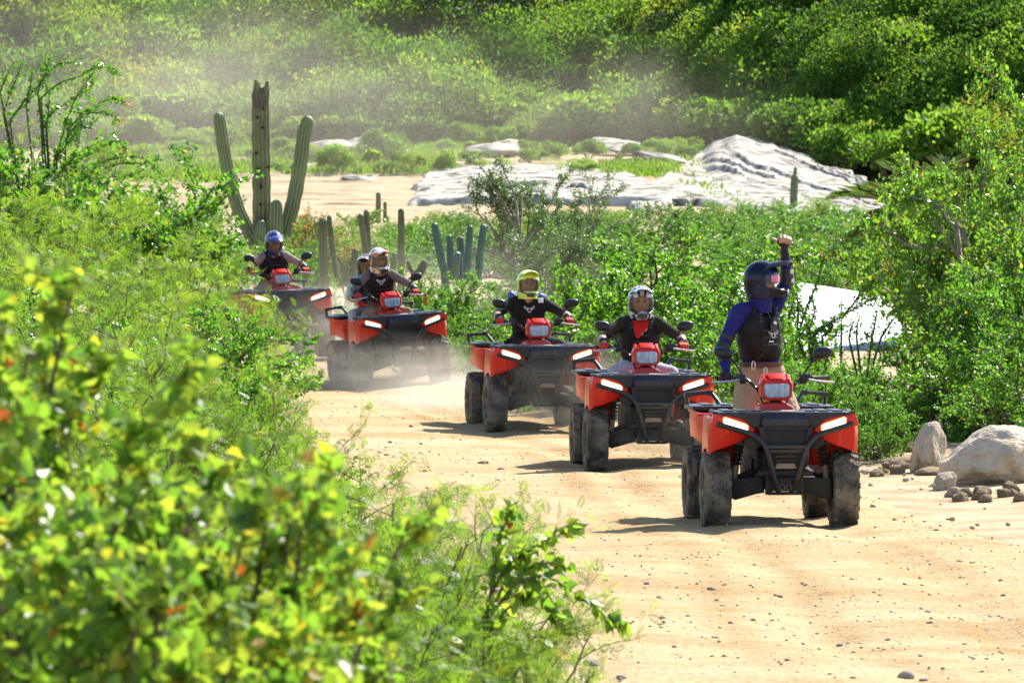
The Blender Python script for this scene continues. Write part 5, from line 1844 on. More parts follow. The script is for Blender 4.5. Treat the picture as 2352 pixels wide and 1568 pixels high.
        rr_ = [[(s * 0.34, 0.22, 0.82), (s * 0.34, 0.24, 0.60)], [(s * 0.52, 0.25, 0.84), (s * 0.50, 0.28, 0.60)], [(s * 0.565, 0.36, 0.86), (s * 0.555, 0.38, 0.64)],
               [(s * 0.575, 0.60, 0.87), (s * 0.575, 0.60, 0.66)], [(s * 0.57, 0.85, 0.87), (s * 0.565, 0.87, 0.655)], [(s * 0.52, 1.02, 0.85), (s * 0.50, 1.04, 0.66)], [(s * 0.25, 1.06, 0.83), (s * 0.25, 1.08, 0.66)]]
        secs = []
        for a, b in rr_:
            a, b = Vector(a), Vector(b)
            mid = a.lerp(b, 0.45) + Vector((s * 0.008, 0, 0))
            inn = Vector((-s * o, 0, 0))
            secs.append([a, mid, b, b + inn, mid + inn, a + inn])
        m.loft(secs)
        m.loft([[(s * 0.16, 0.26, 0.85), (s * 0.58, 0.26, 0.85), (s * 0.58, 0.26, 0.835), (s * 0.16, 0.26, 0.835)], [(s * 0.16, 1.0, 0.87), (s * 0.57, 1.0, 0.865), (s * 0.57, 1.0, 0.85), (s * 0.16, 1.0, 0.85)]])
        squeeze(m, s)
        m.build("rear_fender", M_red, q, bevel=0.004, ang=30)
        m = MB()
        m.loft([[(s * 0.56, -0.30, 0.50), (s * 0.60, -0.30, 0.50), (s * 0.60, -0.30, 0.38), (s * 0.56, -0.30, 0.38)],
                [(s * 0.40, 0.05, 0.40), (s * 0.43, 0.05, 0.40), (s * 0.43, 0.05, 0.34), (s * 0.40, 0.05, 0.34)],
                [(s * 0.54, 0.27, 0.52), (s * 0.58, 0.27, 0.52), (s * 0.58, 0.27, 0.38), (s * 0.54, 0.27, 0.38)]])
        m.build("side_panel", M_blk, q, bevel=0.004)
    # ---- tank, seat, rear rack
    m = MB()
    m.loft([[(-0.15, -0.44, 0.80), (0.15, -0.44, 0.80), (0.13, -0.44, 0.92), (0.06, -0.44, 0.955), (-0.06, -0.44, 0.955), (-0.13, -0.44, 0.92)],
            [(-0.17, -0.25, 0.76), (0.17, -0.25, 0.76), (0.155, -0.25, 0.92), (0.075, -0.25, 0.965), (-0.075, -0.25, 0.965), (-0.155, -0.25, 0.92)],
            [(-0.15, -0.05, 0.74), (0.15, -0.05, 0.74), (0.14, -0.05, 0.87), (0.07, -0.05, 0.90), (-0.07, -0.05, 0.90), (-0.14, -0.05, 0.87)]])
    m.build("tank_cover", M_red, q, bevel=0.01)
    m = MB()
    m.loft([[(-0.11, -0.06, 0.74), (0.11, -0.06, 0.74), (0.10, -0.06, 0.84), (-0.10, -0.06, 0.84)],
            [(-0.16, 0.15, 0.74), (0.16, 0.15, 0.74), (0.14, 0.15, 0.845), (-0.14, 0.15, 0.845)],
            [(-0.18, 0.55, 0.76), (0.18, 0.55, 0.76), (0.16, 0.55, 0.88), (-0.16, 0.55, 0.88)],
            [(-0.16, 0.78, 0.78), (0.16, 0.78, 0.78), (0.14, 0.78, 0.90), (-0.14, 0.78, 0.90)]])
    m.build("seat", M_seat, q, bevel=0.02)
    m = MB()
    m.prism([(-0.56, 0.42), (-0.2, 0.42), (-0.17, 0.78), (0.17, 0.78), (0.2, 0.42), (0.56, 0.42), (0.575, 0.9), (0.50, 1.06), (-0.50, 1.06), (-0.575, 0.9)], 'z', 0.874, 0.904)
    for x in (-0.42, -0.28, 0.28, 0.42):
        m.box((x, 0.75, 0.908), (0.08, 0.42, 0.014))
    rk = m.build("rear_rack", M_rack, q, bevel=0.006)
    for s in (-1, 1):
        m = MB()
        m.tube([(s * 0.545, 0.93, 0.90), (s * 0.55, 0.93, 0.965), (s * 0.53, 0.925, 0.985), (s * 0.385, 0.90, 0.998), (s * 0.355, 0.88, 0.985), (s * 0.30, 0.82, 0.905)], 0.0165, 8)
        for p in ((s * 0.545, 0.93, 0.978), (s * 0.375, 0.90, 0.995)):
            m.box(p, (0.05, 0.045, 0.04))
        m.build("rack_rail", M_tube, rk)
    # ---- steering: column, bars, grips, levers, mirrors, headlight pod
    m = MB()
    m.tube([(0, -0.40, 0.86), (0, -0.30, 1.06)], 0.03, 8)
    m.box((0, -0.36, 0.945), (0.09, 0.08, 0.05))
    m.build("steering_column", M_under, q)
    m = MB()
    half = [(0.0, -0.27, 1.03), (0.085, -0.27, 1.03), (0.15, -0.265, 1.075), (0.20, -0.245, 1.125), (0.24, -0.225, 1.137), (0.43, -0.165, 1.140)]
    m.tube([(-x, y, z) for x, y, z in reversed(half)] + half[1:], 0.0115, 8)
    hb = m.build("handlebar", M_tube, q)
    for s in (-1, 1):
        a, b = Vector((s * 0.30, -0.206, 1.138)), Vector((s * 0.44, -0.162, 1.14))
        m = MB()
        m.tube([a, a.lerp(b, 0.06), a.lerp(b, 0.1), b.lerp(a, 0.04), b], [0.022, 0.022, 0.017, 0.017, 0.020], 10)
        m.build("grip", M_seat, hb)
        m = MB()
        m.box((s * 0.245, -0.235, 1.145), (0.07, 0.06, 0.055), (0, 0, s * 0.3))
        m.box((s * 0.23, -0.20, 1.115), (0.05, 0.05, 0.04), (0, 0, s * 0.3))
        m.tube([(s * 0.21, -0.23, 1.13), (s * 0.165, -0.31, 1.10), (s * 0.12, -0.33, 1.02), (s * 0.09, -0.31, 0.95)], 0.008, 6)
        m.build("switch_box", M_blk, hb, bevel=0.006)
        m = MB()
        m.tube([(s * 0.265, -0.262, 1.130), (s * 0.33, -0.262, 1.118), (s * 0.43, -0.235, 1.108), (s * 0.475, -0.222, 1.106)], [0.009, 0.008, 0.007, 0.009], 8)
        m.build("brake_lever", M_silver, hb)
        m = MB()
        m.tube([(s * 0.235, -0.235, 1.16), (s * 0.262, -0.232, 1.21), (s * 0.305, -0.225, 1.265), (s * 0.345, -0.222, 1.30)], [0.0075, 0.0075, 0.009, 0.014], 8)
        mr = m.build("mirror", M_blk, q)
        m = MB()
        secs = []
        for yy, k in ((-0.252, 0.30), (-0.246, 0.72), (-0.232, 0.95), (-0.212, 1.0), (-0.205, 0.96)):
            secs.append([(s * (0.385 + 0.074 * k * math.copysign(abs(math.cos(t)) ** 0.75, math.cos(t)) + 0.012 * math.sin(t)), yy, 1.335 + 0.049 * k * math.copysign(abs(math.sin(t)) ** 0.8, math.sin(t))) for t in [6.28318 * i / 24 for i in range(24)]])
        m.loft(secs)
        m.build("mirror_housing", M_blk, mr)
    m = MB()
    F, B = -0.46, -0.235
    hexf = [(-0.088, 0.975), (0.088, 0.975), (0.122, 1.005), (0.130, 1.095), (0.105, 1.135), (-0.105, 1.135), (-0.130, 1.095), (-0.122, 1.005)]
    m.loft([[(x * 0.93, F - 0.012 + (0.025 if z > 1.1 else 0), z) for x, z in hexf], [(x, F + 0.012 + (0.02 if z > 1.1 else 0), z) for x, z in hexf],
            [(x * 1.04, -0.36, z * 1.0 + (0.028 if z > 1.1 else 0)) for x, z in hexf], [(x * 0.82, B, z + (0.018 if z > 1.1 else 0.02)) for x, z in hexf]])
    pod = m.build("lamp_pod", M_red, q, bevel=0.006)
    m = MB()
    m.loft([[(-0.05, -0.455, 1.136), (0.05, -0.455, 1.136), (0.05, -0.45, 1.142), (-0.05, -0.45, 1.142)], [(-0.065, -0.37, 1.158), (0.065, -0.37, 1.158), (0.065, -0.37, 1.182), (-0.065, -0.37, 1.182)], [(-0.05, -0.27, 1.15), (0.05, -0.27, 1.15), (0.05, -0.27, 1.166), (-0.05, -0.27, 1.166)]])
    for s in (-1, 1):
        m.loft([[(s * 0.085, -0.46, 1.128), (s * 0.105, -0.46, 1.125), (s * 0.105, -0.45, 1.138), (s * 0.085, -0.45, 1.14)], [(s * 0.088, -0.36, 1.155), (s * 0.115, -0.36, 1.15), (s * 0.112, -0.36, 1.172), (s * 0.09, -0.36, 1.176)], [(s * 0.07, -0.27, 1.145), (s * 0.09, -0.27, 1.14), (s * 0.09, -0.27, 1.156), (s * 0.07, -0.27, 1.16)]])
    m.build("pod_ridge", M_red, pod, bevel=0.003)
    m = MB()
    lens = [(-0.072, 0.995), (0.072, 0.995), (0.094, 1.012), (0.098, 1.085), (0.082, 1.103), (-0.082, 1.103), (-0.098, 1.085), (-0.094, 1.012)]
    m.loft([[(x * 0.9, F - 0.022, 1.05 + (z - 1.05) * 0.9) for x, z in lens], [(x, F - 0.014, z) for x, z in lens], [(x, F + 0.02, z) for x, z in lens]])
    m.build("pod_lens", M_lens, pod, bevel=0.003)
    for o in q.children:
        if o.name.startswith(("mirror", "lamp_pod")):
            pass
    return q


TEXT_NOSE = text_mesh("POLARIS", 0.052, 0.004, M_text)
QUAD = make_quad()
# photo position of the front wheel foot line, distance, heading, lean to the side
QUADS = [
    ("red quad bike in front of the line, ridden by the standing waving guide", 1790, 1213, 48.3, 4.3, 0.0, 0.0),
    ("red quad bike second in line, ridden by person in black and white helmet", 1490, 1084, 58.0, 4.7, 0.0, 0.0),
    ("red quad bike in the middle of the line, rider wearing lime yellow helmet", 1244, 991, 66.0, 8.5, 0.0, 0.0),
    ("red quad bike tilted in the dust, carrying a driver and a passenger", 922, 889, 78.0, 13.5, 4.2, 0.0),
    ("red quad bike last in line, half hidden by bushes below the giant cactus", 662, 824, 83.0, 12.5, 2.5, 0.0),
]
QUAD_M = []
for k, (lab, X, Y, d, yaw, roll, pit) in enumerate(QUADS):
    o = QUAD if k == 0 else copy_tree(QUAD)
    p = at(X, Y, d)
    rot = Matrix.Rotation(R(yaw), 4, 'Z') @ Matrix.Rotation(R(-roll), 4, 'Y')
    fwd = rot @ Vector((0, 0.64, 0))
    loc = Vector((p.x, d, p.z)) + fwd
    o.location = loc
    o.rotation_euler = rot.to_euler()
    props(o, lab, "quad bike", "red quad bikes riding in a line along the dirt road")
    QUAD_M.append(Matrix.Translation(loc) @ rot)
    if k:
        for c in o.children:
            if c.name.startswith("wheel"):
                for t in c.children:
                    t.rotation_euler = (rnd.uniform(0, 6.28), 0, 0)

# ------------------------------------------------------------------ people
M_skin = flat("skin", (0.42, 0.24, 0.16), 0.5, 0.4, 0.05, var=0.08)
M_navy = surf("navy_jersey", [(0.3, (0.010, 0.010, 0.085)), (0.7, (0.020, 0.018, 0.15))], 5, 0.75, 0.2, 0.4, 30)
M_khaki = surf("khaki_cloth", [(0.3, (0.30, 0.215, 0.125)), (0.7, (0.40, 0.30, 0.185))], 6, 0.9, 0.15, 0.5, 30)
M_blackcloth = surf("black_cloth", [(0.3, (0.010, 0.010, 0.011)), (0.7, (0.022, 0.022, 0.023))], 6, 0.85, 0.2, 0.4, 40)
M_olive = surf("dark_olive_cloth", [(0.3, (0.020, 0.022, 0.014)), (0.7, (0.035, 0.036, 0.024))], 6, 0.9, 0.15, 0.4, 40)
M_greyshirt = surf("grey_shirt", [(0.3, (0.13, 0.115, 0.10)), (0.7, (0.19, 0.17, 0.15))], 6, 0.9, 0.15, 0.4, 40)
M_tanshirt = surf("beige_shirt", [(0.3, (0.27, 0.22, 0.17)), (0.7, (0.36, 0.30, 0.24))], 6, 0.9, 0.15, 0.4, 40)
M_paletr = surf("pale_grey_trousers", [(0.3, (0.36, 0.35, 0.40)), (0.7, (0.50, 0.49, 0.54))], 6, 0.9, 0.15, 0.4, 40)
M_browntr = surf("brown_trousers", [(0.3, (0.22, 0.17, 0.10)), (0.7, (0.32, 0.25, 0.16))], 6, 0.9, 0.15, 0.4, 40)
M_teal = surf("pale_blue_cloth", [(0.3, (0.22, 0.42, 0.48)), (0.7, (0.32, 0.55, 0.60))], 6, 0.9, 0.15, 0.4, 40)
M_boot = flat("dark_boot", (0.03, 0.025, 0.02), 0.7, 0.3, 0.2)
M_vest = surf("black_vest", [(0.3, (0.006, 0.006, 0.008)), (0.7, (0.016, 0.016, 0.019))], 8, 0.6, 0.2, 0.3, 50)
M_redglove = surf("red_glove", [(0.3, (0.42, 0.025, 0.012)), (0.7, (0.58, 0.045, 0.02))], 30, 0.7, 0.3, 0.3, 60)
M_darkglove = surf("black_red_glove", [(0.56, (0.012, 0.012, 0.014)), (0.62, (0.30, 0.022, 0.015))], 30, 0.6, 0.3, 0.3, 60)
M_belt = flat("brown_leather", (0.07, 0.025, 0.018), 0.5, 0.4, 0.2)
M_bandana = surf("red_bandana", [(0.35, (0.40, 0.012, 0.012)), (0.7, (0.55, 0.02, 0.02))], 14, 0.85, 0.2, 0.4, 40)
M_bluebag = flat("blue_nylon", (0.02, 0.08, 0.45), 0.5, 0.4, 0.3)
M_whiteprint = flat("white_print", (0.62, 0.62, 0.64), 0.6, 0.3, 0.0)
M_eye = flat("dark_eye", (0.02, 0.015, 0.01), 0.2, 0.5, 0.0)
M_visor = clear("clear_visor", (0.80, 0.74, 0.62), 0.20)
M_goggle = flat("dark_goggles", (0.015, 0.015, 0.02), 0.2, 0.6, 0.0)
M_pinklens = flat("pink_goggle_lens", (0.55, 0.10, 0.25), 0.1, 0.7, 0.0)
M_white = flat("white_plastic", (0.72, 0.72, 0.72), 0.4, 0.5, 0.0)
M_pad = flat("black_pad", (0.010, 0.010, 0.011), 0.45, 0.5, 0.2)


def helmet_mat(name, a, b, c=None, scale=3.0, rough=0.18, w=0.02, stretch=(1, 1, 1), coat=0.4):
    """Glossy shell with swept bands of colour."""
    m, N, L = newmat(name)
    out = N.new("ShaderNodeOutputMaterial")
    p = N.new("ShaderNodeBsdfPrincipled")
    tc = N.new("ShaderNodeTexCoord")
    mp = N.new("ShaderNodeMapping")
    mp.inputs['Scale'].default_value = stretch
    L.new(tc.outputs['Object'], mp.inputs[0])
    # mirror the pattern across the middle
    sx = N.new("ShaderNodeSeparateXYZ")
    L.new(mp.outputs[0], sx.inputs[0])
    ab = N.new("ShaderNodeMath")
    ab.operation = 'ABSOLUTE'
    L.new(sx.outputs[0], ab.inputs[0])
    cx = N.new("ShaderNodeCombineXYZ")
    L.new(ab.outputs[0], cx.inputs[0])
    L.new(sx.outputs[1], cx.inputs[1])
    L.new(sx.outputs[2], cx.inputs[2])
    n = N.new("ShaderNodeTexNoise")
    n.inputs['Scale'].default_value = scale
    n.inputs['Detail'].default_value = 1.0
    n.inputs['Distortion'].default_value = 0.6
    L.new(cx.outputs[0], n.inputs[0])
    st = [(0.50 - w, a), (0.50, b)] + ([(0.60 - w, b), (0.60, c)] if c else [])
    r = ramp(N, st)
    L.new(n.outputs[0], r.inputs[0])
    L.new(r.outputs[0], p.inputs['Base Color'])
    p.inputs['Roughness'].default_value = rough
    p.inputs['Specular IOR Level'].default_value = 0.6 if coat else 0.25
    p.inputs['Coat Weight'].default_value = coat
    L.new(p.outputs[0], out.inputs[0])
    return m


def remesh_body(name, prims, mats, voxel=0.013, smooth=4, parent=None):
    """prims: (a, b, ra, rb, material index): tapered limbs grown into one skin."""
    mb = MB()
    for a, b, ra, rb, mi in prims:
        mb.capsule(a, b, ra, rb, 14, 5)
    me = bpy.data.meshes.new("tmp")
    me.from_pydata([tuple(p) for p in mb.v], [], mb.f)
    o = bpy.data.objects.new("tmp", me)
    COL.objects.link(o)
    md = o.modifiers.new("r", 'REMESH')
    md.mode = 'VOXEL'
    md.voxel_size = voxel
    ms = o.modifiers.new("s", 'SMOOTH')
    ms.factor = 0.5
    ms.iterations = smooth
    out = bpy.data.meshes.new_from_object(o.evaluated_get(bpy.context.evaluated_depsgraph_get()))
    bpy.data.objects.remove(o)
    n = len(out.polygons)
    C = np.empty(n * 3, np.float32)
    out.polygons.foreach_get("center", C)
    C = C.reshape(-1, 3)
    best = np.full(n, 1e9)
    idx = np.zeros(n, np.int32)
    for a, b, ra, rb, mi in prims:
        a, b = np.array(a, float), np.array(b, float)
        ab = b - a
        t = np.clip(((C - a) @ ab) / max(ab @ ab, 1e-9), 0, 1)
        rb = ra if rb is None else rb
        dd = np.linalg.norm(C - a - t[:, None] * ab, axis=1) - (ra + (rb - ra) * t)
        w = dd < best
        best = np.where(w, dd, best)
        idx = np.where(w, mi, idx)
    out.materials.clear()
    for m in mats:
        out.materials.append(m)
    out.polygons.foreach_set("material_index", idx)
    out.polygons.foreach_set("use_smooth", np.ones(n, bool))
    out.name = name
    return link(name, out, parent)


FOXHEAD = [(0, -0.85), (0.16, -0.80), (0.30, -0.48), (0.42, -0.10), (0.74, 0.02), (0.98, 0.36), (1.04, 0.84), (0.66, 0.60), (0.42, 0.26), (0, 0.22)]


def outline_logo(w, mat):
    """A fox head drawn as a white outline on a chest."""
    half = [(x * w, z * w * 0.75) for x, z in FOXHEAD]
    full = half + [(-x, z) for x, z in reversed(half[1:-1])]
    m = MB()
    pts = [(x, 0, z) for x, z in full] + [(full[0][0], 0, full[0][1])]
    for i in range(len(pts) - 1):
        m.tube([pts[i], pts[i + 1]], w * 0.085, 5)
    m.tube([(-0.55 * w, 0, 0.20 * w), (-0.15 * w, 0, 0.0)], w * 0.08, 5)
    m.tube([(0.55 * w, 0, 0.20 * w), (0.15 * w, 0, 0.0)], w * 0.08, 5)
    return m.mesh("chest_print", mat)


def make_helmet(parent, centre, rot, shell, trim, peak_mat, goggles=False, face=True, visor=True, peak=1.0, style="visor"):
    """Full-face off-road helmet facing -y: shell with eye port, chin bar, peak, visor or goggles."""
    nu, nv = 48, 34
    rx, ry, rz = 0.122, 0.152, 0.150
    bm = bmesh.new()
    grid = []

    def pos(lon, z):
        zz = z / rz
        k = math.sqrt(max(0, 1 - max(0, zz) ** 2.2)) if zz > 0 else 1.0 - 0.16 * (min(1, -zz)) ** 1.6
        fy = -math.cos(lon)
        x = rx * math.copysign(abs(math.sin(lon)) ** 0.95, math.sin(lon)) * k
        y = ry * fy * k
        if z < -0.02 and fy < 0:                             # chin bar juts forward
            q = min(1, (-0.02 - z) / 0.09)
            y *= 1 + 0.42 * q * max(0, -fy) ** 3
            x *= 1 - 0.10 * q * max(0, -fy) ** 0.5
        return Vector((x, y, z))
    zs = [rz * math.sin(math.pi / 2 * (1 - k / 14) ** 1.0) * 1.0 for k in range(15)][::1]
    zs = [0.1499 if i == 0 else z for i, z in enumerate(zs)] + [-0.155 * (k + 1) / 16 for k in range(16)]
    for z in zs:
        grid.append([bm.verts.new(pos(6.28318 * i / nu, z)) for i in range(nu)])
    for a in range(len(zs) - 1):
        for i in range(nu):
            lon = 6.28318 * (i + 0.5) / nu
            if lon > math.pi:
                lon -= 6.28318
            zm = (zs[a] + zs[a + 1]) / 2
            if abs(lon) < 1.22 and -0.062 - 0.02 * math.cos(lon) < zm < 0.050 + 0.012 * math.cos(lon) - 0.02 * abs(lon) ** 2:
                continue
            bm.faces.new((grid[a][i], grid[a][(i + 1) % nu], grid[a + 1][(i + 1) % nu], grid[a + 1][i]))
    bm.faces.new(list(reversed(grid[0])))
    bmesh.ops.recalc_face_normals(bm, faces=bm.faces)
    bmesh.ops.solidify(bm, geom=bm.faces[:], thickness=0.012)
    me = bpy.data.meshes.new("helmet")
    bm.to_mesh(me)
    bm.free()
    me.polygons.foreach_set("use_smooth", np.ones(len(me.polygons), bool))
    me.set_sharp_from_angle(angle=R(50))
    me.materials.append(shell)
    h = link("helmet", me, parent, centre)
    h.rotation_euler = rot
    # peak
    if peak:
        m = MB()
        secs = []
        for k in range(7):
            t = k / 6
            y = -0.05 - 0.215 * t * peak
            hw = 0.108 - 0.030 * t
            zc = 0.125 + 0.030 * math.sin(t * 2.2) - 0.012 * t
            row = []
            for j in range(9):
                u = -1 + j / 4
                row.append((u * hw, y + 0.03 * u * u, zc - 0.055 * u * u * (1 - 0.45 * t)))
            secs.append(row + [(x, yy, z - 0.007) for x, yy, z in reversed(row)])
        m.loft(secs)
        m.build("peak", peak_mat, h, bevel=0)
    # chin vent and side trim
    m = MB()
    m.prism([(-0.035, -0.135), (0.035, -0.135), (0.05, -0.098), (0, -0.088), (-0.05, -0.098)], 'y', -0.220, -0.17)
    for s in (-1, 1):
        m.tube([(s * 0.118, 0.02, -0.055), (s * 0.112, -0.07, -0.075), (s * 0.082, -0.152, -0.088), (s * 0.045, -0.198, -0.10)], 0.0075, 6)
    m.build("chin_vent", trim, h, bevel=0.004)
    if visor:
        m = MB()
        secs = []
        for k in range(6):
            z = 0.048 - 0.115 * k / 5
            secs.append([pos(-1.16 + 2.32 * j / 16, max(z, -0.02)) * 1.02 + Vector((0, 0, min(0, z + 0.02))) for j in range(17)])
        m.loft(secs, closed=False, cap=False)
        m.build("visor", M_visor, h)
    if goggles:
        m = MB()
        secs = []
        for k in range(5):
            z = 0.042 - 0.085 * k / 4
            secs.append([pos(-1.2 + 2.4 * j / 16, max(z, -0.02)) * 0.97 + Vector((0, 0, min(0, z + 0.02))) for j in range(17)])
        m.loft(secs, closed=False, cap=False)
        g = m.build("goggles", M_goggle, h)
        m = MB()
        secs = []
        for k in range(4):
            z = 0.028 - 0.058 * k / 3
            secs.append([pos(-0.85 + 1.7 * j / 12, max(z, -0.02)) * 0.99 + Vector((0, 0, min(0, z + 0.02))) for j in range(13)])
        m.loft(secs, closed=False, cap=False)
        m.build("goggle_lens", M_pinklens, g)
    if face:
        for s in (-1, 1):
            m = MB()
            m.ball((s * 0.032, -0.093, 0.008), 0.011, 10, 6)
            m.box((s * 0.032, -0.099, 0.024), (0.034, 0.010, 0.005))
            m.build("eye", M_eye, h)
    return h


def glove_prims(P, inner, grip_dir=Vector((1, 0, 0)), s=1.0):
    """Five fingers closed round a bar through P along grip_dir; inner = +1/-1 side of the thumb."""
    P = Vector(P)
    g = grip_dir.normalized()
    f = Vector((0, 0, 1)).cross(g)
    f = Vector((0, -1, 0)) if f.length < 1e-3 else f.normalized()
    if f.y > 0:
        f = -f                                               # forward, away from the rider
    u = Vector((0, 0, 1))

    def q(a, b, c):
        return P + (g * a + f * b + u * c) * s
    pr = [(q(-0.030, -0.030, 0.016), q(0.030, -0.030, 0.016), 0.021, 0.021, 0), (q(-0.028, -0.008, 0.026), q(0.028, -0.008, 0.026), 0.018, 0.018, 0)]
    for k, x in enumerate((-0.036, -0.0125, 0.0115, 0.034)):
        l = (0.9, 1.05, 1.0, 0.85)[k]
        pts = [q(x, 0.002, 0.030), q(x, 0.030 * l, 0.020), q(x, 0.034 * l, -0.012), q(x, 0.006, -0.028)]
        for a, b in zip(pts, pts[1:]):
            pr.append((a, b, 0.0105, 0.0095, 0))
    pts = [q(inner * 0.040, -0.030, 0.006), q(inner * 0.050, -0.006, -0.014), q(inner * 0.040, 0.018, -0.022)]
    for a, b in zip(pts, pts[1:]):
        pr.append((a, b, 0.012, 0.010, 0))
    return pr


def make_person(root_m, base, joints, mats, extra=()):
    """joints in the quad's own axes (front -y); returns the root and its body."""
    loc = root_m @ Vector(base)
    e = empty("person", loc, root_m.to_euler())
    j = {k: Vector(v) - Vector(base) for k, v in joints.items()}
    T, A, L, S, B = 0, 1, 2, 3, 4                            # top, arm lower, trousers, skin, boots
    c, w, p = j['chest'], j['waist'], j['pelvis']
    sl, sr = j['shl'], j['shr']
    ax = (sl - sr).normalized()
    hx = (j['hipl'] - j['hipr']).normalized()
    pr = [(c - ax * 0.085, c + ax * 0.085, 0.108, 0.108, T), (w - hx * 0.07, w + hx * 0.07, 0.100, 0.100, T), ((c + w) / 2 - ax * 0.08, (c + w) / 2 + ax * 0.08, 0.106, 0.106, T),
          (sr * 0.85 + c * 0.15 + Vector((0, 0, 0.03)), sl * 0.85 + c * 0.15 + Vector((0, 0, 0.03)), 0.066, 0.066, T),
          (p - hx * 0.085, p + hx * 0.085, 0.108, 0.108, L),
          (j['neck'], j['head'], 0.055, 0.05, S), (j['head'] + Vector((0, 0, -0.02)), j['head'] + Vector((0, 0, 0.045)), 0.082, 0.09, S)]
    hd = Vector(joints.get('face', (0, -1, 0)))
    pr.append((j['head'] + hd * 0.085 + Vector((0, 0, 0.008)), j['head'] + hd * 0.100 + Vector((0, 0, -0.022)), 0.010, 0.015, S))
    for s, q in (('r', -1), ('l', 1)):
        sh, el, wr = j['sh' + s], j['el' + s], j['wr' + s]
        fat = 1.12 if 'face' in joints else 1.0
        pr += [(sh, el, 0.060 * fat, 0.046 * fat, T)]
        m = sh.lerp(el, 1.0)
        pr += [(m, m.lerp(wr, 0.5), 0.045 * fat, 0.041 * fat, A), (m.lerp(wr, 0.5), wr, 0.041 * fat, 0.031 * fat, A)]
        hp, kn, an = j['hip' + s], j['kn' + s], j['an' + s]
        pr += [(hp, kn, 0.092, 0.064, L), (kn, kn.lerp(an, 0.4), 0.062, 0.058, L), (kn.lerp(an, 0.4), an, 0.058, 0.042, L)]
        toe = an + Vector((q * 0.03, -0.17, -0.045))
        pr += [(an + Vector((0, 0.03, -0.03)), toe, 0.046, 0.036, B), (an + Vector((0, 0, 0.09)), an, 0.052, 0.050, B)]
    pr += [tuple([Vector(a) - Vector(base), Vector(b) - Vector(base), ra, rb, mi]) for a, b, ra, rb, mi in extra]
    if 'face' in j:
        for s in ('r', 'l'):
            pr.append((j['hip' + s] + Vector((0, 0, -0.02)), j['kn' + s], 0.112, 0.082, L))
    body = remesh_body("body", pr, mats, 0.013, 4, e)
    return e, j, ax


def make_vest(e, j, ax, hx, mat, grow=0.016, low=0.02):
    c, w = j['chest'], j['waist']
    pr = [(c - ax * 0.075 + Vector((0, 0, -0.01)), c + ax * 0.075 + Vector((0, 0, -0.01)), 0.108 + grow, 0.108 + grow, 0),
          ((c + w) / 2 - ax * 0.075, (c + w) / 2 + ax * 0.075, 0.106 + grow, 0.106 + grow, 0),
          (w - hx * 0.06 + Vector((0, 0, low)), w + hx * 0.06 + Vector((0, 0, low)), 0.096 + grow, 0.096 + grow, 0)]
    front = Vector((ax.y, -ax.x, 0)).normalized()
    if front.y > 0:
        front = -front
    for s in (-1, 1):
        pts = [c + ax * s * 0.085 + front * 0.105 + Vector((0, 0, 0.04)), c + ax * s * 0.105 + front * 0.05 + Vector((0, 0, 0.135)), c + ax * s * 0.11 - front * 0.04 + Vector((0, 0, 0.135)), c + ax * s * 0.085 - front * 0.10 + Vector((0, 0, 0.03))]
        for a, b in zip(pts, pts[1:]):
            pr.append((a, b, 0.030, 0.030, 0))
    v = remesh_body("vest", pr, [mat], 0.012, 4, e)
    m = MB()                                                 # panel seams, buckles and straps
    for z in (0.0, -0.055, -0.11):
        a = c + front * (0.123 + grow * 0.6) + Vector((0, 0, z - 0.03))
        m.box(a, (0.16, 0.014, 0.012), (0, 0, math.atan2(ax.y, ax.x)))
    for s in (-1, 1):
        a = c + ax * s * 0.09 + front * 0.128 + Vector((0, 0, 0.045))
        for k in range(3):
            m.box(a + Vector((0, 0.012 * k, 0.026 * k)), (0.035, 0.012, 0.014), (0, 0, math.atan2(ax.y, ax.x)))
    m.build("vest_strap", M_pad, v, bevel=0.003)
    return v, front


SEATED = dict(pelvis=(0, 0.30, 0.95), waist=(0, 0.25, 1.08), chest=(0, 0.17, 1.27), neck=(0, 0.125, 1.40), head=(0, 0.085, 1.545),
              shl=(0.185, 0.15, 1.345), shr=(-0.185, 0.15, 1.345), ell=(0.375, 0.0, 1.215), elr=(-0.375, 0.0, 1.215), wrl=(0.362, -0.135, 1.178), wrr=(-0.362, -0.135, 1.178),
              hipl=(0.10, 0.29, 0.92), hipr=(-0.10, 0.29, 0.92), knl=(0.27, -0.12, 0.90), knr=(-0.27, -0.12, 0.90), anl=(0.31, -0.02, 0.47), anr=(-0.31, -0.02, 0.47))
GRIPR, GRIPL = (-0.365, -0.186, 1.139), (0.365, -0.186, 1.139)


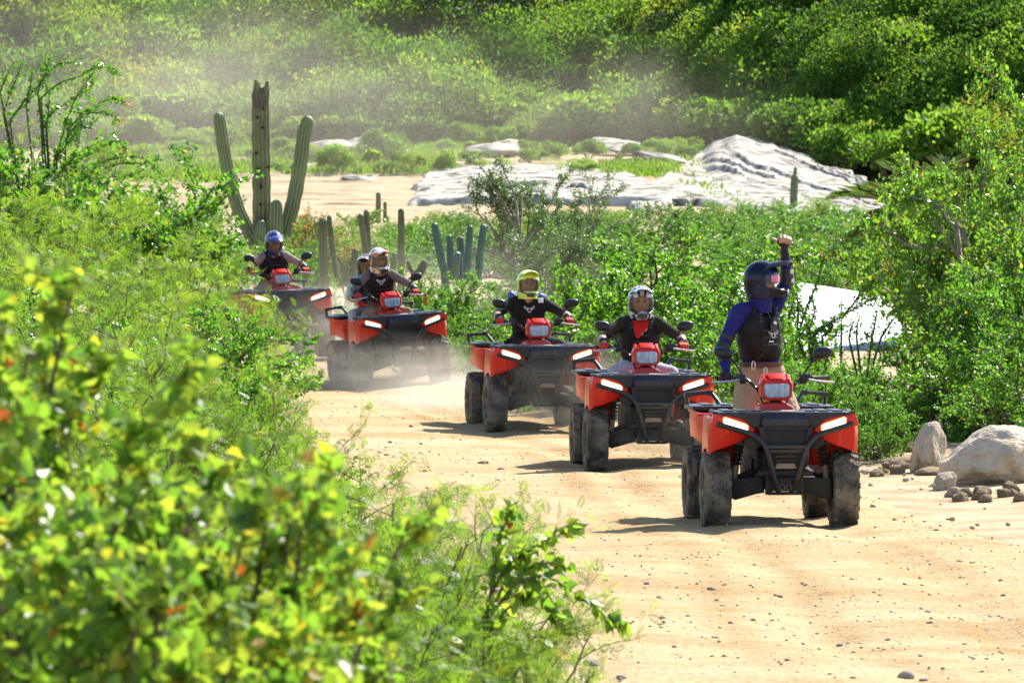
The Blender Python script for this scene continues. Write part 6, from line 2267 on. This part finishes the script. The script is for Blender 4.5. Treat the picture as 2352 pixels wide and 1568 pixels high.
def seated(k, label, mats, glove, shell, trim, peak_mat, vest=None, logo=True, lean=(0, 0, 0), nod=0.0, turn=0.0, pads=True, peak=1.0):
    J = {n: Vector(v) for n, v in SEATED.items()}
    for n in ('waist', 'chest', 'neck', 'head', 'shl', 'shr', 'ell', 'elr'):
        f = {'waist': 0.4, 'chest': 0.8, 'neck': 1, 'head': 1.1, 'shl': 0.9, 'shr': 0.9, 'ell': 0.4, 'elr': 0.4}[n]
        J[n] = J[n] + Vector(lean) * f
    base = (0, 0.30, 0.86)
    e, j, ax = make_person(QUAD_M[k], base, J, mats)
    props(e, label, "person", "people riding the quad bikes")
    B = Vector(base)
    hx = Vector((1, 0, 0))
    if vest:
        v, front = make_vest(e, j, ax, hx, vest)
    else:
        v, front = e, Vector((0, -1, 0))
    if logo:
        o = link("chest_print", outline_logo(0.052, M_whiteprint), v)
        o.location = j['chest'] + front * (0.130 if vest else 0.116) + Vector((0, 0, 0.015))
        o.rotation_euler = (R(-12), 0, 0)
    for g, inn in ((GRIPR, 1), (GRIPL, -1)):
        gd = Vector((0.14, -0.044 * inn, 0)) if inn > 0 else Vector((0.14, 0.044, 0))
        go = remesh_body("glove", [(a - B, b - B, ra, rb, mi) for a, b, ra, rb, mi in glove_prims(g, inn, gd)], [glove], 0.0055, 2, e)
    if pads:
        for s in ('l', 'r'):
            m = MB()
            a, b = j['el' + s], j['wr' + s]
            m.tube([b.lerp(a, 0.35), b.lerp(a, 0.22), b.lerp(a, 0.05), b.lerp(a, -0.02)], [0.046, 0.050, 0.044, 0.036], 14)
            m.build("wrist_guard", M_pad, e)
    h = make_helmet(e, j['head'] + Vector((0, 0.005, 0.012)), (nod, 0, turn), shell, trim, peak_mat, peak=peak)
    return e, j, h, v


HEL_BW = helmet_mat("black_white_helmet", (0.012, 0.014, 0.03), (0.55, 0.56, 0.60), (0.02, 0.03, 0.09), 13, 0.15)
HEL_LIME = helmet_mat("lime_helmet", (0.56, 0.74, 0.09), (0.68, 0.80, 0.16), None, 4, 0.22, 0.2)
HEL_OW = helmet_mat("white_orange_helmet", (0.70, 0.69, 0.68), (0.62, 0.24, 0.05), (0.03, 0.03, 0.06), 11, 0.2)
HEL_BLUE = helmet_mat("blue_helmet", (0.012, 0.018, 0.14), (0.03, 0.05, 0.30), (0.30, 0.32, 0.42), 10, 0.15)
HEL_DARK = helmet_mat("navy_black_helmet", (0.004, 0.006, 0.018), (0.008, 0.016, 0.055), (0.016, 0.014, 0.012), 6, 0.22, coat=0.0)
HEL_PASS = helmet_mat("black_red_helmet", (0.015, 0.018, 0.035), (0.30, 0.05, 0.03), (0.20, 0.20, 0.24), 14, 0.2, stretch=(1, 1, 2))
M_limeflat = flat("lime_plastic", (0.60, 0.76, 0.10), 0.3, 0.5, 0.0)
M_blueflat = flat("blue_gloss", (0.015, 0.025, 0.19), 0.2, 0.6, 0.0)
M_blkgloss = flat("black_gloss", (0.012, 0.013, 0.02), 0.2, 0.6, 0.0)
M_orangepeak = surf("white_orange_peak", [(0.47, (0.72, 0.71, 0.70)), (0.53, (0.62, 0.26, 0.06))], 9, 0.2, 0.6)

# rider two: black and white helmet, red bandana, dark tee shirt
e, j, h, v = seated(1, "person in dark tee shirt with black and white helmet and red bandana", [M_olive, M_skin, M_paletr, M_skin, M_boot], M_redglove, HEL_BW, M_blkgloss, HEL_BW, vest=M_vest, nod=R(4))
m = MB()
c = j['chest']
m.loft([[c + Vector((-0.10, -0.085, 0.115)), c + Vector((0, -0.112, 0.10)), c + Vector((0.10, -0.085, 0.115)), c + Vector((0.10, -0.03, 0.13)), c + Vector((-0.10, -0.03, 0.13))],
        [c + Vector((-0.075, -0.13, 0.04)), c + Vector((-0.01, -0.146, 0.03)), c + Vector((0.065, -0.13, 0.05)), c + Vector((0.06, -0.10, 0.05)), c + Vector((-0.06, -0.10, 0.05))],
        [c + Vector((-0.05, -0.142, -0.05)), c + Vector((-0.03, -0.148, -0.065)), c + Vector((-0.01, -0.142, -0.04)), c + Vector((-0.02, -0.12, -0.04)), c + Vector((-0.04, -0.12, -0.05))]])
m.build("bandana", M_bandana, e, bevel=0.006)
# rider three: lime helmet
e, j, h, v = seated(2, "person in black tee shirt with lime yellow helmet and blue bag strap", [M_blackcloth, M_skin, M_blackcloth, M_skin, M_boot], M_redglove, HEL_LIME, M_blkgloss, M_limeflat, vest=None, lean=(-0.03, 0.0, -0.02))
m = MB()
m.capsule(j['shl'] + Vector((-0.05, 0.0, 0.075)), j['shl'] + Vector((0.0, 0.05, 0.07)), 0.04, 0.03)
m.capsule(j['shr'] + Vector((0.02, 0.06, 0.09)), j['shr'] + Vector((0.06, 0.08, 0.07)), 0.04, 0.03)
m.build("bag", M_bluebag, e)
m = MB()
m.box(j['shl'] + Vector((-0.055, -0.062, 0.035)), (0.055, 0.012, 0.06), (R(-35), 0, 0))
m.build("badge", M_white, e, bevel=0.003)
# rider four with passenger
e, j, h, v = seated(3, "person in grey shirt with white and orange helmet, driving with a passenger behind", [M_greyshirt, M_greyshirt, M_browntr, M_skin, M_boot], M_redglove, HEL_OW, M_blkgloss, M_orangepeak, vest=M_vest, lean=(-0.02, -0.02, 0.02), turn=R(8), nod=R(8))
m = MB()
g = Vector(GRIPL) - Vector((0, 0.30, 0.86))
m.tube([g + Vector((0.115, -0.04, -0.02)), g + Vector((0.12, -0.05, -0.09)), g + Vector((0.10, -0.05, -0.15))], [0.016, 0.011, 0.02], 6)
m.build("hanging_tag", M_redglove, e)
J = {n: Vector(v_) + Vector((-0.04, 0.34, -0.02)) for n, v_ in SEATED.items()}
J.update(ell=Vector((0.12, 0.35, 1.14)), elr=Vector((-0.36, 0.38, 1.13)), wrl=Vector((0.14, 0.22, 1.06)), wrr=Vector((-0.26, 0.20, 1.05)), head=Vector((-0.09, 0.46, 1.50)), neck=Vector((-0.06, 0.47, 1.37)),
         knl=Vector((0.26, 0.25, 0.92)), knr=Vector((-0.36, 0.25, 0.92)), anl=Vector((0.32, 0.22, 0.50)), anr=Vector((-0.38, 0.20, 0.50)))
e, j, ax = make_person(QUAD_M[3], (-0.1, 0.62, 0.88), J, [M_teal, M_skin, M_paletr, M_skin, M_boot])
props(e, "passenger person in pale blue sleeves and dark red striped helmet behind the driver", "person", "people riding the quad bikes")
make_vest(e, j, ax, Vector((1, 0, 0)), M_vest)
make_helmet(e, j['head'], (R(6), 0, R(-22)), HEL_PASS, M_blkgloss, HEL_PASS)
for s in ('l', 'r'):
    w_ = j['wr' + s]
    remesh_body("glove", glove_prims(w_ + Vector((0, -0.03, -0.02)), 1 if s == 'r' else -1), [M_redglove], 0.006, 2, e)
# rider five: blue helmet, head bowed
e, j, h, v = seated(4, "person in beige shirt with shiny blue helmet, head bowed, riding last", [M_tanshirt, M_tanshirt, M_tanshirt, M_skin, M_boot], M_redglove, HEL_BLUE, M_blkgloss, M_blueflat, vest=M_vest, logo=False, lean=(0, -0.06, -0.02), nod=R(24))

# guide: standing on the foot rests, one arm raised with the thumb out, looking to the side
G = dict(pelvis=(-0.035, 0.27, 1.165), waist=(-0.045, 0.25, 1.33), chest=(-0.065, 0.205, 1.53), neck=(-0.055, 0.195, 1.69), head=(-0.045, 0.165, 1.865),
         shr=(-0.235, 0.09, 1.645), shl=(0.060, 0.30, 1.65), elr=(-0.365, 0.07, 1.36), wrr=(-0.350, -0.10, 1.19), ell=(0.175, 0.33, 1.885), wrl=(0.150, 0.29, 2.115),
         hipr=(-0.135, 0.25, 1.10), hipl=(0.075, 0.28, 1.10), knr=(-0.215, 0.06, 0.78), knl=(0.205, 0.08, 0.78), anr=(-0.275, 0.10, 0.44), anl=(0.275, 0.10, 0.44), face=(0.92, -0.38, 0))
e, j, ax = make_person(QUAD_M[0], (0, 0.1, 0.38), G, [M_navy, M_navy, M_khaki, M_skin, M_boot])
props(e, "guide person standing on the front quad bike in navy jersey, arm raised, thumb out", "person", "people riding the quad bikes")
v, front = make_vest(e, j, ax, (j['hipl'] - j['hipr']).normalized(), M_vest, 0.020)
o = link("chest_print", outline_logo(0.045, M_whiteprint), v)
o.location = j['chest'] + front * 0.139 + ax * 0.03 + Vector((0, 0, -0.06))
o.rotation_euler = (R(-6), 0, math.atan2(ax.y, ax.x))
fr = front
m = MB()                                                     # belt
w = j['pelvis'].lerp(j['waist'], 0.42)
hx = (j['hipl'] - j['hipr']).normalized()
hy = Vector((-hx.y, hx.x, 0))
ring = [w + hx * 0.168 * math.cos(t) + hy * 0.108 * math.sin(t) for t in [6.28318 * k / 28 for k in range(29)]]
secs = []
for k in range(29):
    o_ = (ring[k] - w).normalized() * 0.008
    z = Vector((0, 0, 0.020))
    secs.append([ring[k] - z, ring[k] - z + o_, ring[k] + z + o_, ring[k] + z])
m.loft(secs, True, False)
bl = m.build("belt", M_belt, e)
m = MB()                                                     # snap hooks hanging from the belt
for (dx, z0, ln) in ((-0.095, 0.03, 0.075), (0.0, -0.02, 0.055)):
    c0 = w + hx * dx - hy * 0.135 + Vector((0, 0, z0))
    pts = [c0 + hx * 0.012 * math.cos(t) + Vector((0, 0, -ln / 2 + ln / 2 * math.sin(t))) for t in [6.28318 * k / 16 for k in range(17)]]
    m.tube(pts, 0.0045, 6)
m.build("snap_hook", M_silver, bl)
m = MB()                                                     # radio and its cord on the chest
c0 = j['chest'] + fr * 0.135
m.box(c0 + ax * 0.03 + Vector((0, 0, 0.015)), (0.055, 0.04, 0.12), (0, R(18), math.atan2(ax.y, ax.x)))
m.tube([c0 + ax * 0.05 + Vector((0, 0, 0.07)), c0 + ax * 0.075 + Vector((0, 0, 0.16))], 0.006, 6)
rd = m.build("radio", M_pad, v, bevel=0.006)
m = MB()
m.tube([c0 + ax * -0.03 + Vector((0, 0, 0.12)), c0 + ax * 0.0 + fr * 0.02 + Vector((0, 0, 0.05)), c0 - ax * 0.015 + fr * 0.015 + Vector((0, 0, -0.06)), c0 - ax * 0.03 + fr * 0.012 + Vector((0, 0, -0.16)), w - hy * 0.13 - hx * 0.08 + Vector((0, 0, 0.02))], 0.0035, 6)
m.build("cord", M_pad, rd)
m = MB()
m.box(c0 + ax * 0.03 + fr * 0.025 + Vector((0, 0, 0.03)), (0.03, 0.004, 0.02), (0, R(18), math.atan2(ax.y, ax.x)))
m.box(c0 + ax * 0.0 + fr * 0.012 + Vector((0, 0, -0.115)), (0.05, 0.006, 0.010), (0, 0, math.atan2(ax.y, ax.x)))
m.build("clip", M_silver, rd)
m = MB()                                                     # neck scarf
c0 = j['neck']
m.tube([c0 + Vector((0, 0, -0.055)), c0 + Vector((0, 0, -0.02)), c0 + Vector((0.005, -0.01, 0.10))], [0.100, 0.095, 0.092], 16)
m.build("scarf", M_navy, e)
for s in ('l', 'r'):                                         # elbow guards
    m = MB()
    a, b, c_ = j['sh' + s], j['el' + s], j['wr' + s]
    m.tube([b.lerp(a, 0.36), b.lerp(a, 0.27)], [0.060, 0.059], 14)
    m.tube([b.lerp(a, 0.16), b, b.lerp(c_, 0.25), b.lerp(c_, 0.42)], [0.056, 0.063, 0.056, 0.048], 14)
    m.tube([b.lerp(c_, 0.55), b.lerp(c_, 0.66)], [0.047, 0.045], 14)
    o = m.build("elbow_guard", M_pad, e)
    if s == 'l':
        m = MB()
        for t in (0.0, 0.30):
            m.box(b.lerp(c_, t) + Vector((0.035, -0.05, 0)), (0.028, 0.012, 0.03))
        m.build("buckle", M_white, o, bevel=0.003)
B = Vector((0, 0.1, 0.38))
remesh_body("glove", [(a - B, b - B, ra, rb, mi) for a, b, ra, rb, mi in glove_prims(GRIPR, 1, Vector((0.14, -0.044, 0)))], [M_darkglove], 0.0055, 2, e)
# raised fist: palm towards the road, four fingers folded, thumb out to the side
W = j['wrl'] + Vector((0.0, 0.0, 0.02))


def qf(x, y, z):
    return W + Vector((x, y, z)) * 1.12


pr = [(qf(0, 0, -0.02), qf(0, 0, 0.03), 0.030, 0.032, 0), (qf(-0.022, 0.0, 0.05), qf(0.026, 0.0, 0.045), 0.030, 0.028, 0)]
pr += [(qf(0, 0, -0.055), qf(0, 0, -0.02), 0.036, 0.034, 0)]
for k, x in enumerate((-0.034, -0.011, 0.012, 0.034)):
    z = (0.086, 0.090, 0.084, 0.074)[k]
    pts = [qf(x, 0.012, z - 0.02), qf(x, -0.022, z), qf(x, -0.046, z - 0.018), qf(x, -0.036, z - 0.042)]
    for i_, (a, b) in enumerate(zip(pts, pts[1:])):
        pr.append((a, b, 0.0125, 0.0115, 0 if i_ == 0 else 1))
pts = [qf(-0.036, -0.012, 0.030), qf(-0.062, -0.022, 0.056), qf(-0.090, -0.024, 0.070)]
for i_, (a, b) in enumerate(zip(pts, pts[1:])):
    pr.append((a, b, 0.0135, 0.0105, 1 if i_ else 0))
remesh_body("glove", pr, [M_darkglove, M_skin], 0.0055, 2, e)
m = MB()
m.tube([qf(0.04, -0.035, 0.03), qf(0.085, -0.045, 0.022)], [0.008, 0.004], 6)
m.build("glove_tab", M_pad, e)
make_helmet(e, j['head'] + Vector((0.0, 0, 0.035)), (R(-2), R(0), R(72)), HEL_DARK, M_blkgloss, HEL_DARK, goggles=True, face=False, visor=False).scale = (0.95, 0.95, 0.95)

# ------------------------------------------------------------------ dust in the air
def dust_material(name, dens, scale, lo=0.35, hi=0.75, low_heavy=0.0):
    m, N, L = newmat(name)
    out = N.new("ShaderNodeOutputMaterial")
    v = N.new("ShaderNodeVolumePrincipled")
    v.inputs['Color'].default_value = (0.90, 0.82, 0.68, 1)
    v.inputs['Anisotropy'].default_value = 0.25
    tc = N.new("ShaderNodeTexCoord")
    ln = N.new("ShaderNodeVectorMath")
    ln.operation = 'LENGTH'
    L.new(tc.outputs['Object'], ln.inputs[0])
    mr = N.new("ShaderNodeMapRange")
    mr.interpolation_type = 'SMOOTHSTEP'
    mr.inputs['From Min'].default_value = 1.0
    mr.inputs['From Max'].default_value = 0.15
    L.new(ln.outputs['Value'], mr.inputs['Value'])
    nz = N.new("ShaderNodeTexNoise")
    nz.inputs['Scale'].default_value = scale
    nz.inputs['Detail'].default_value = 4
    L.new(tc.outputs['Object'], nz.inputs[0])
    r = ramp(N, [(lo, (0.12, 0.12, 0.12)), (hi, (1, 1, 1))])
    L.new(nz.outputs[0], r.inputs[0])
    mu = N.new("ShaderNodeMath")
    mu.operation = 'MULTIPLY'
    L.new(mr.outputs[0], mu.inputs[0])
    L.new(r.outputs[0], mu.inputs[1])
    m2 = N.new("ShaderNodeMath")
    m2.operation = 'MULTIPLY'
    m2.inputs[1].default_value = dens
    L.new(mu.outputs[0], m2.inputs[0])
    L.new(m2.outputs[0], v.inputs['Density'])
    L.new(v.outputs[0], out.inputs['Volume'])
    return m


def dust_cloud(label, X, Y, d, half, dens, scale=2.0, rz=0.0):
    bm = bmesh.new()
    bmesh.ops.create_icosphere(bm, subdivisions=2, radius=1.04)
    me = bpy.data.meshes.new("dust_cloud")
    bm.to_mesh(me)
    bm.free()
    me.materials.append(dust_material("dust_in_air", dens, scale))
    o = link("dust_cloud", me, None, at(X, Y, d))
    o.scale = half
    o.rotation_euler = (0, 0, rz)
    return props(o, label, None, None, "stuff")


dust_cloud("dust whirling round the wheels of the tilted quad bike", 900, 850, 77.6, (1.6, 2.2, 0.55), 0.8)
dust_cloud("dust trailing on the road between the dusty and the middle quad bikes", 1060, 905, 71.5, (1.6, 2.4, 0.40), 0.8)
dust_cloud("dust hanging by the rear wheels of the middle quad bike", 1300, 900, 66.5, (1.1, 2.4, 0.70), 0.40)
dust_cloud("dust round the wheels of the last quad bike", 690, 775, 83.6, (1.7, 2.6, 0.95), 0.8)
dust_cloud("thin dust round the rear wheels of the second quad bike", 1530, 990, 58.5, (1.1, 1.8, 0.55), 0.30)
dust_cloud("thin dust drifting behind the riders", 1000, 690, 87, (3.4, 5.5, 1.3), 0.05)
dust_cloud("pale dust drifting far over the river bank on the left", 380, 260, 222, (15, 34, 7.0), 0.014, 2.5)
dust_cloud("pale dust drifting far in front of the hill in the middle", 1200, 330, 222, (12, 26, 5.5), 0.009, 2.5)
dust_cloud("smoky dust column in front of the dark tree", 1470, 235, 236, (2.6, 8, 3.2), 0.018, 2.0)
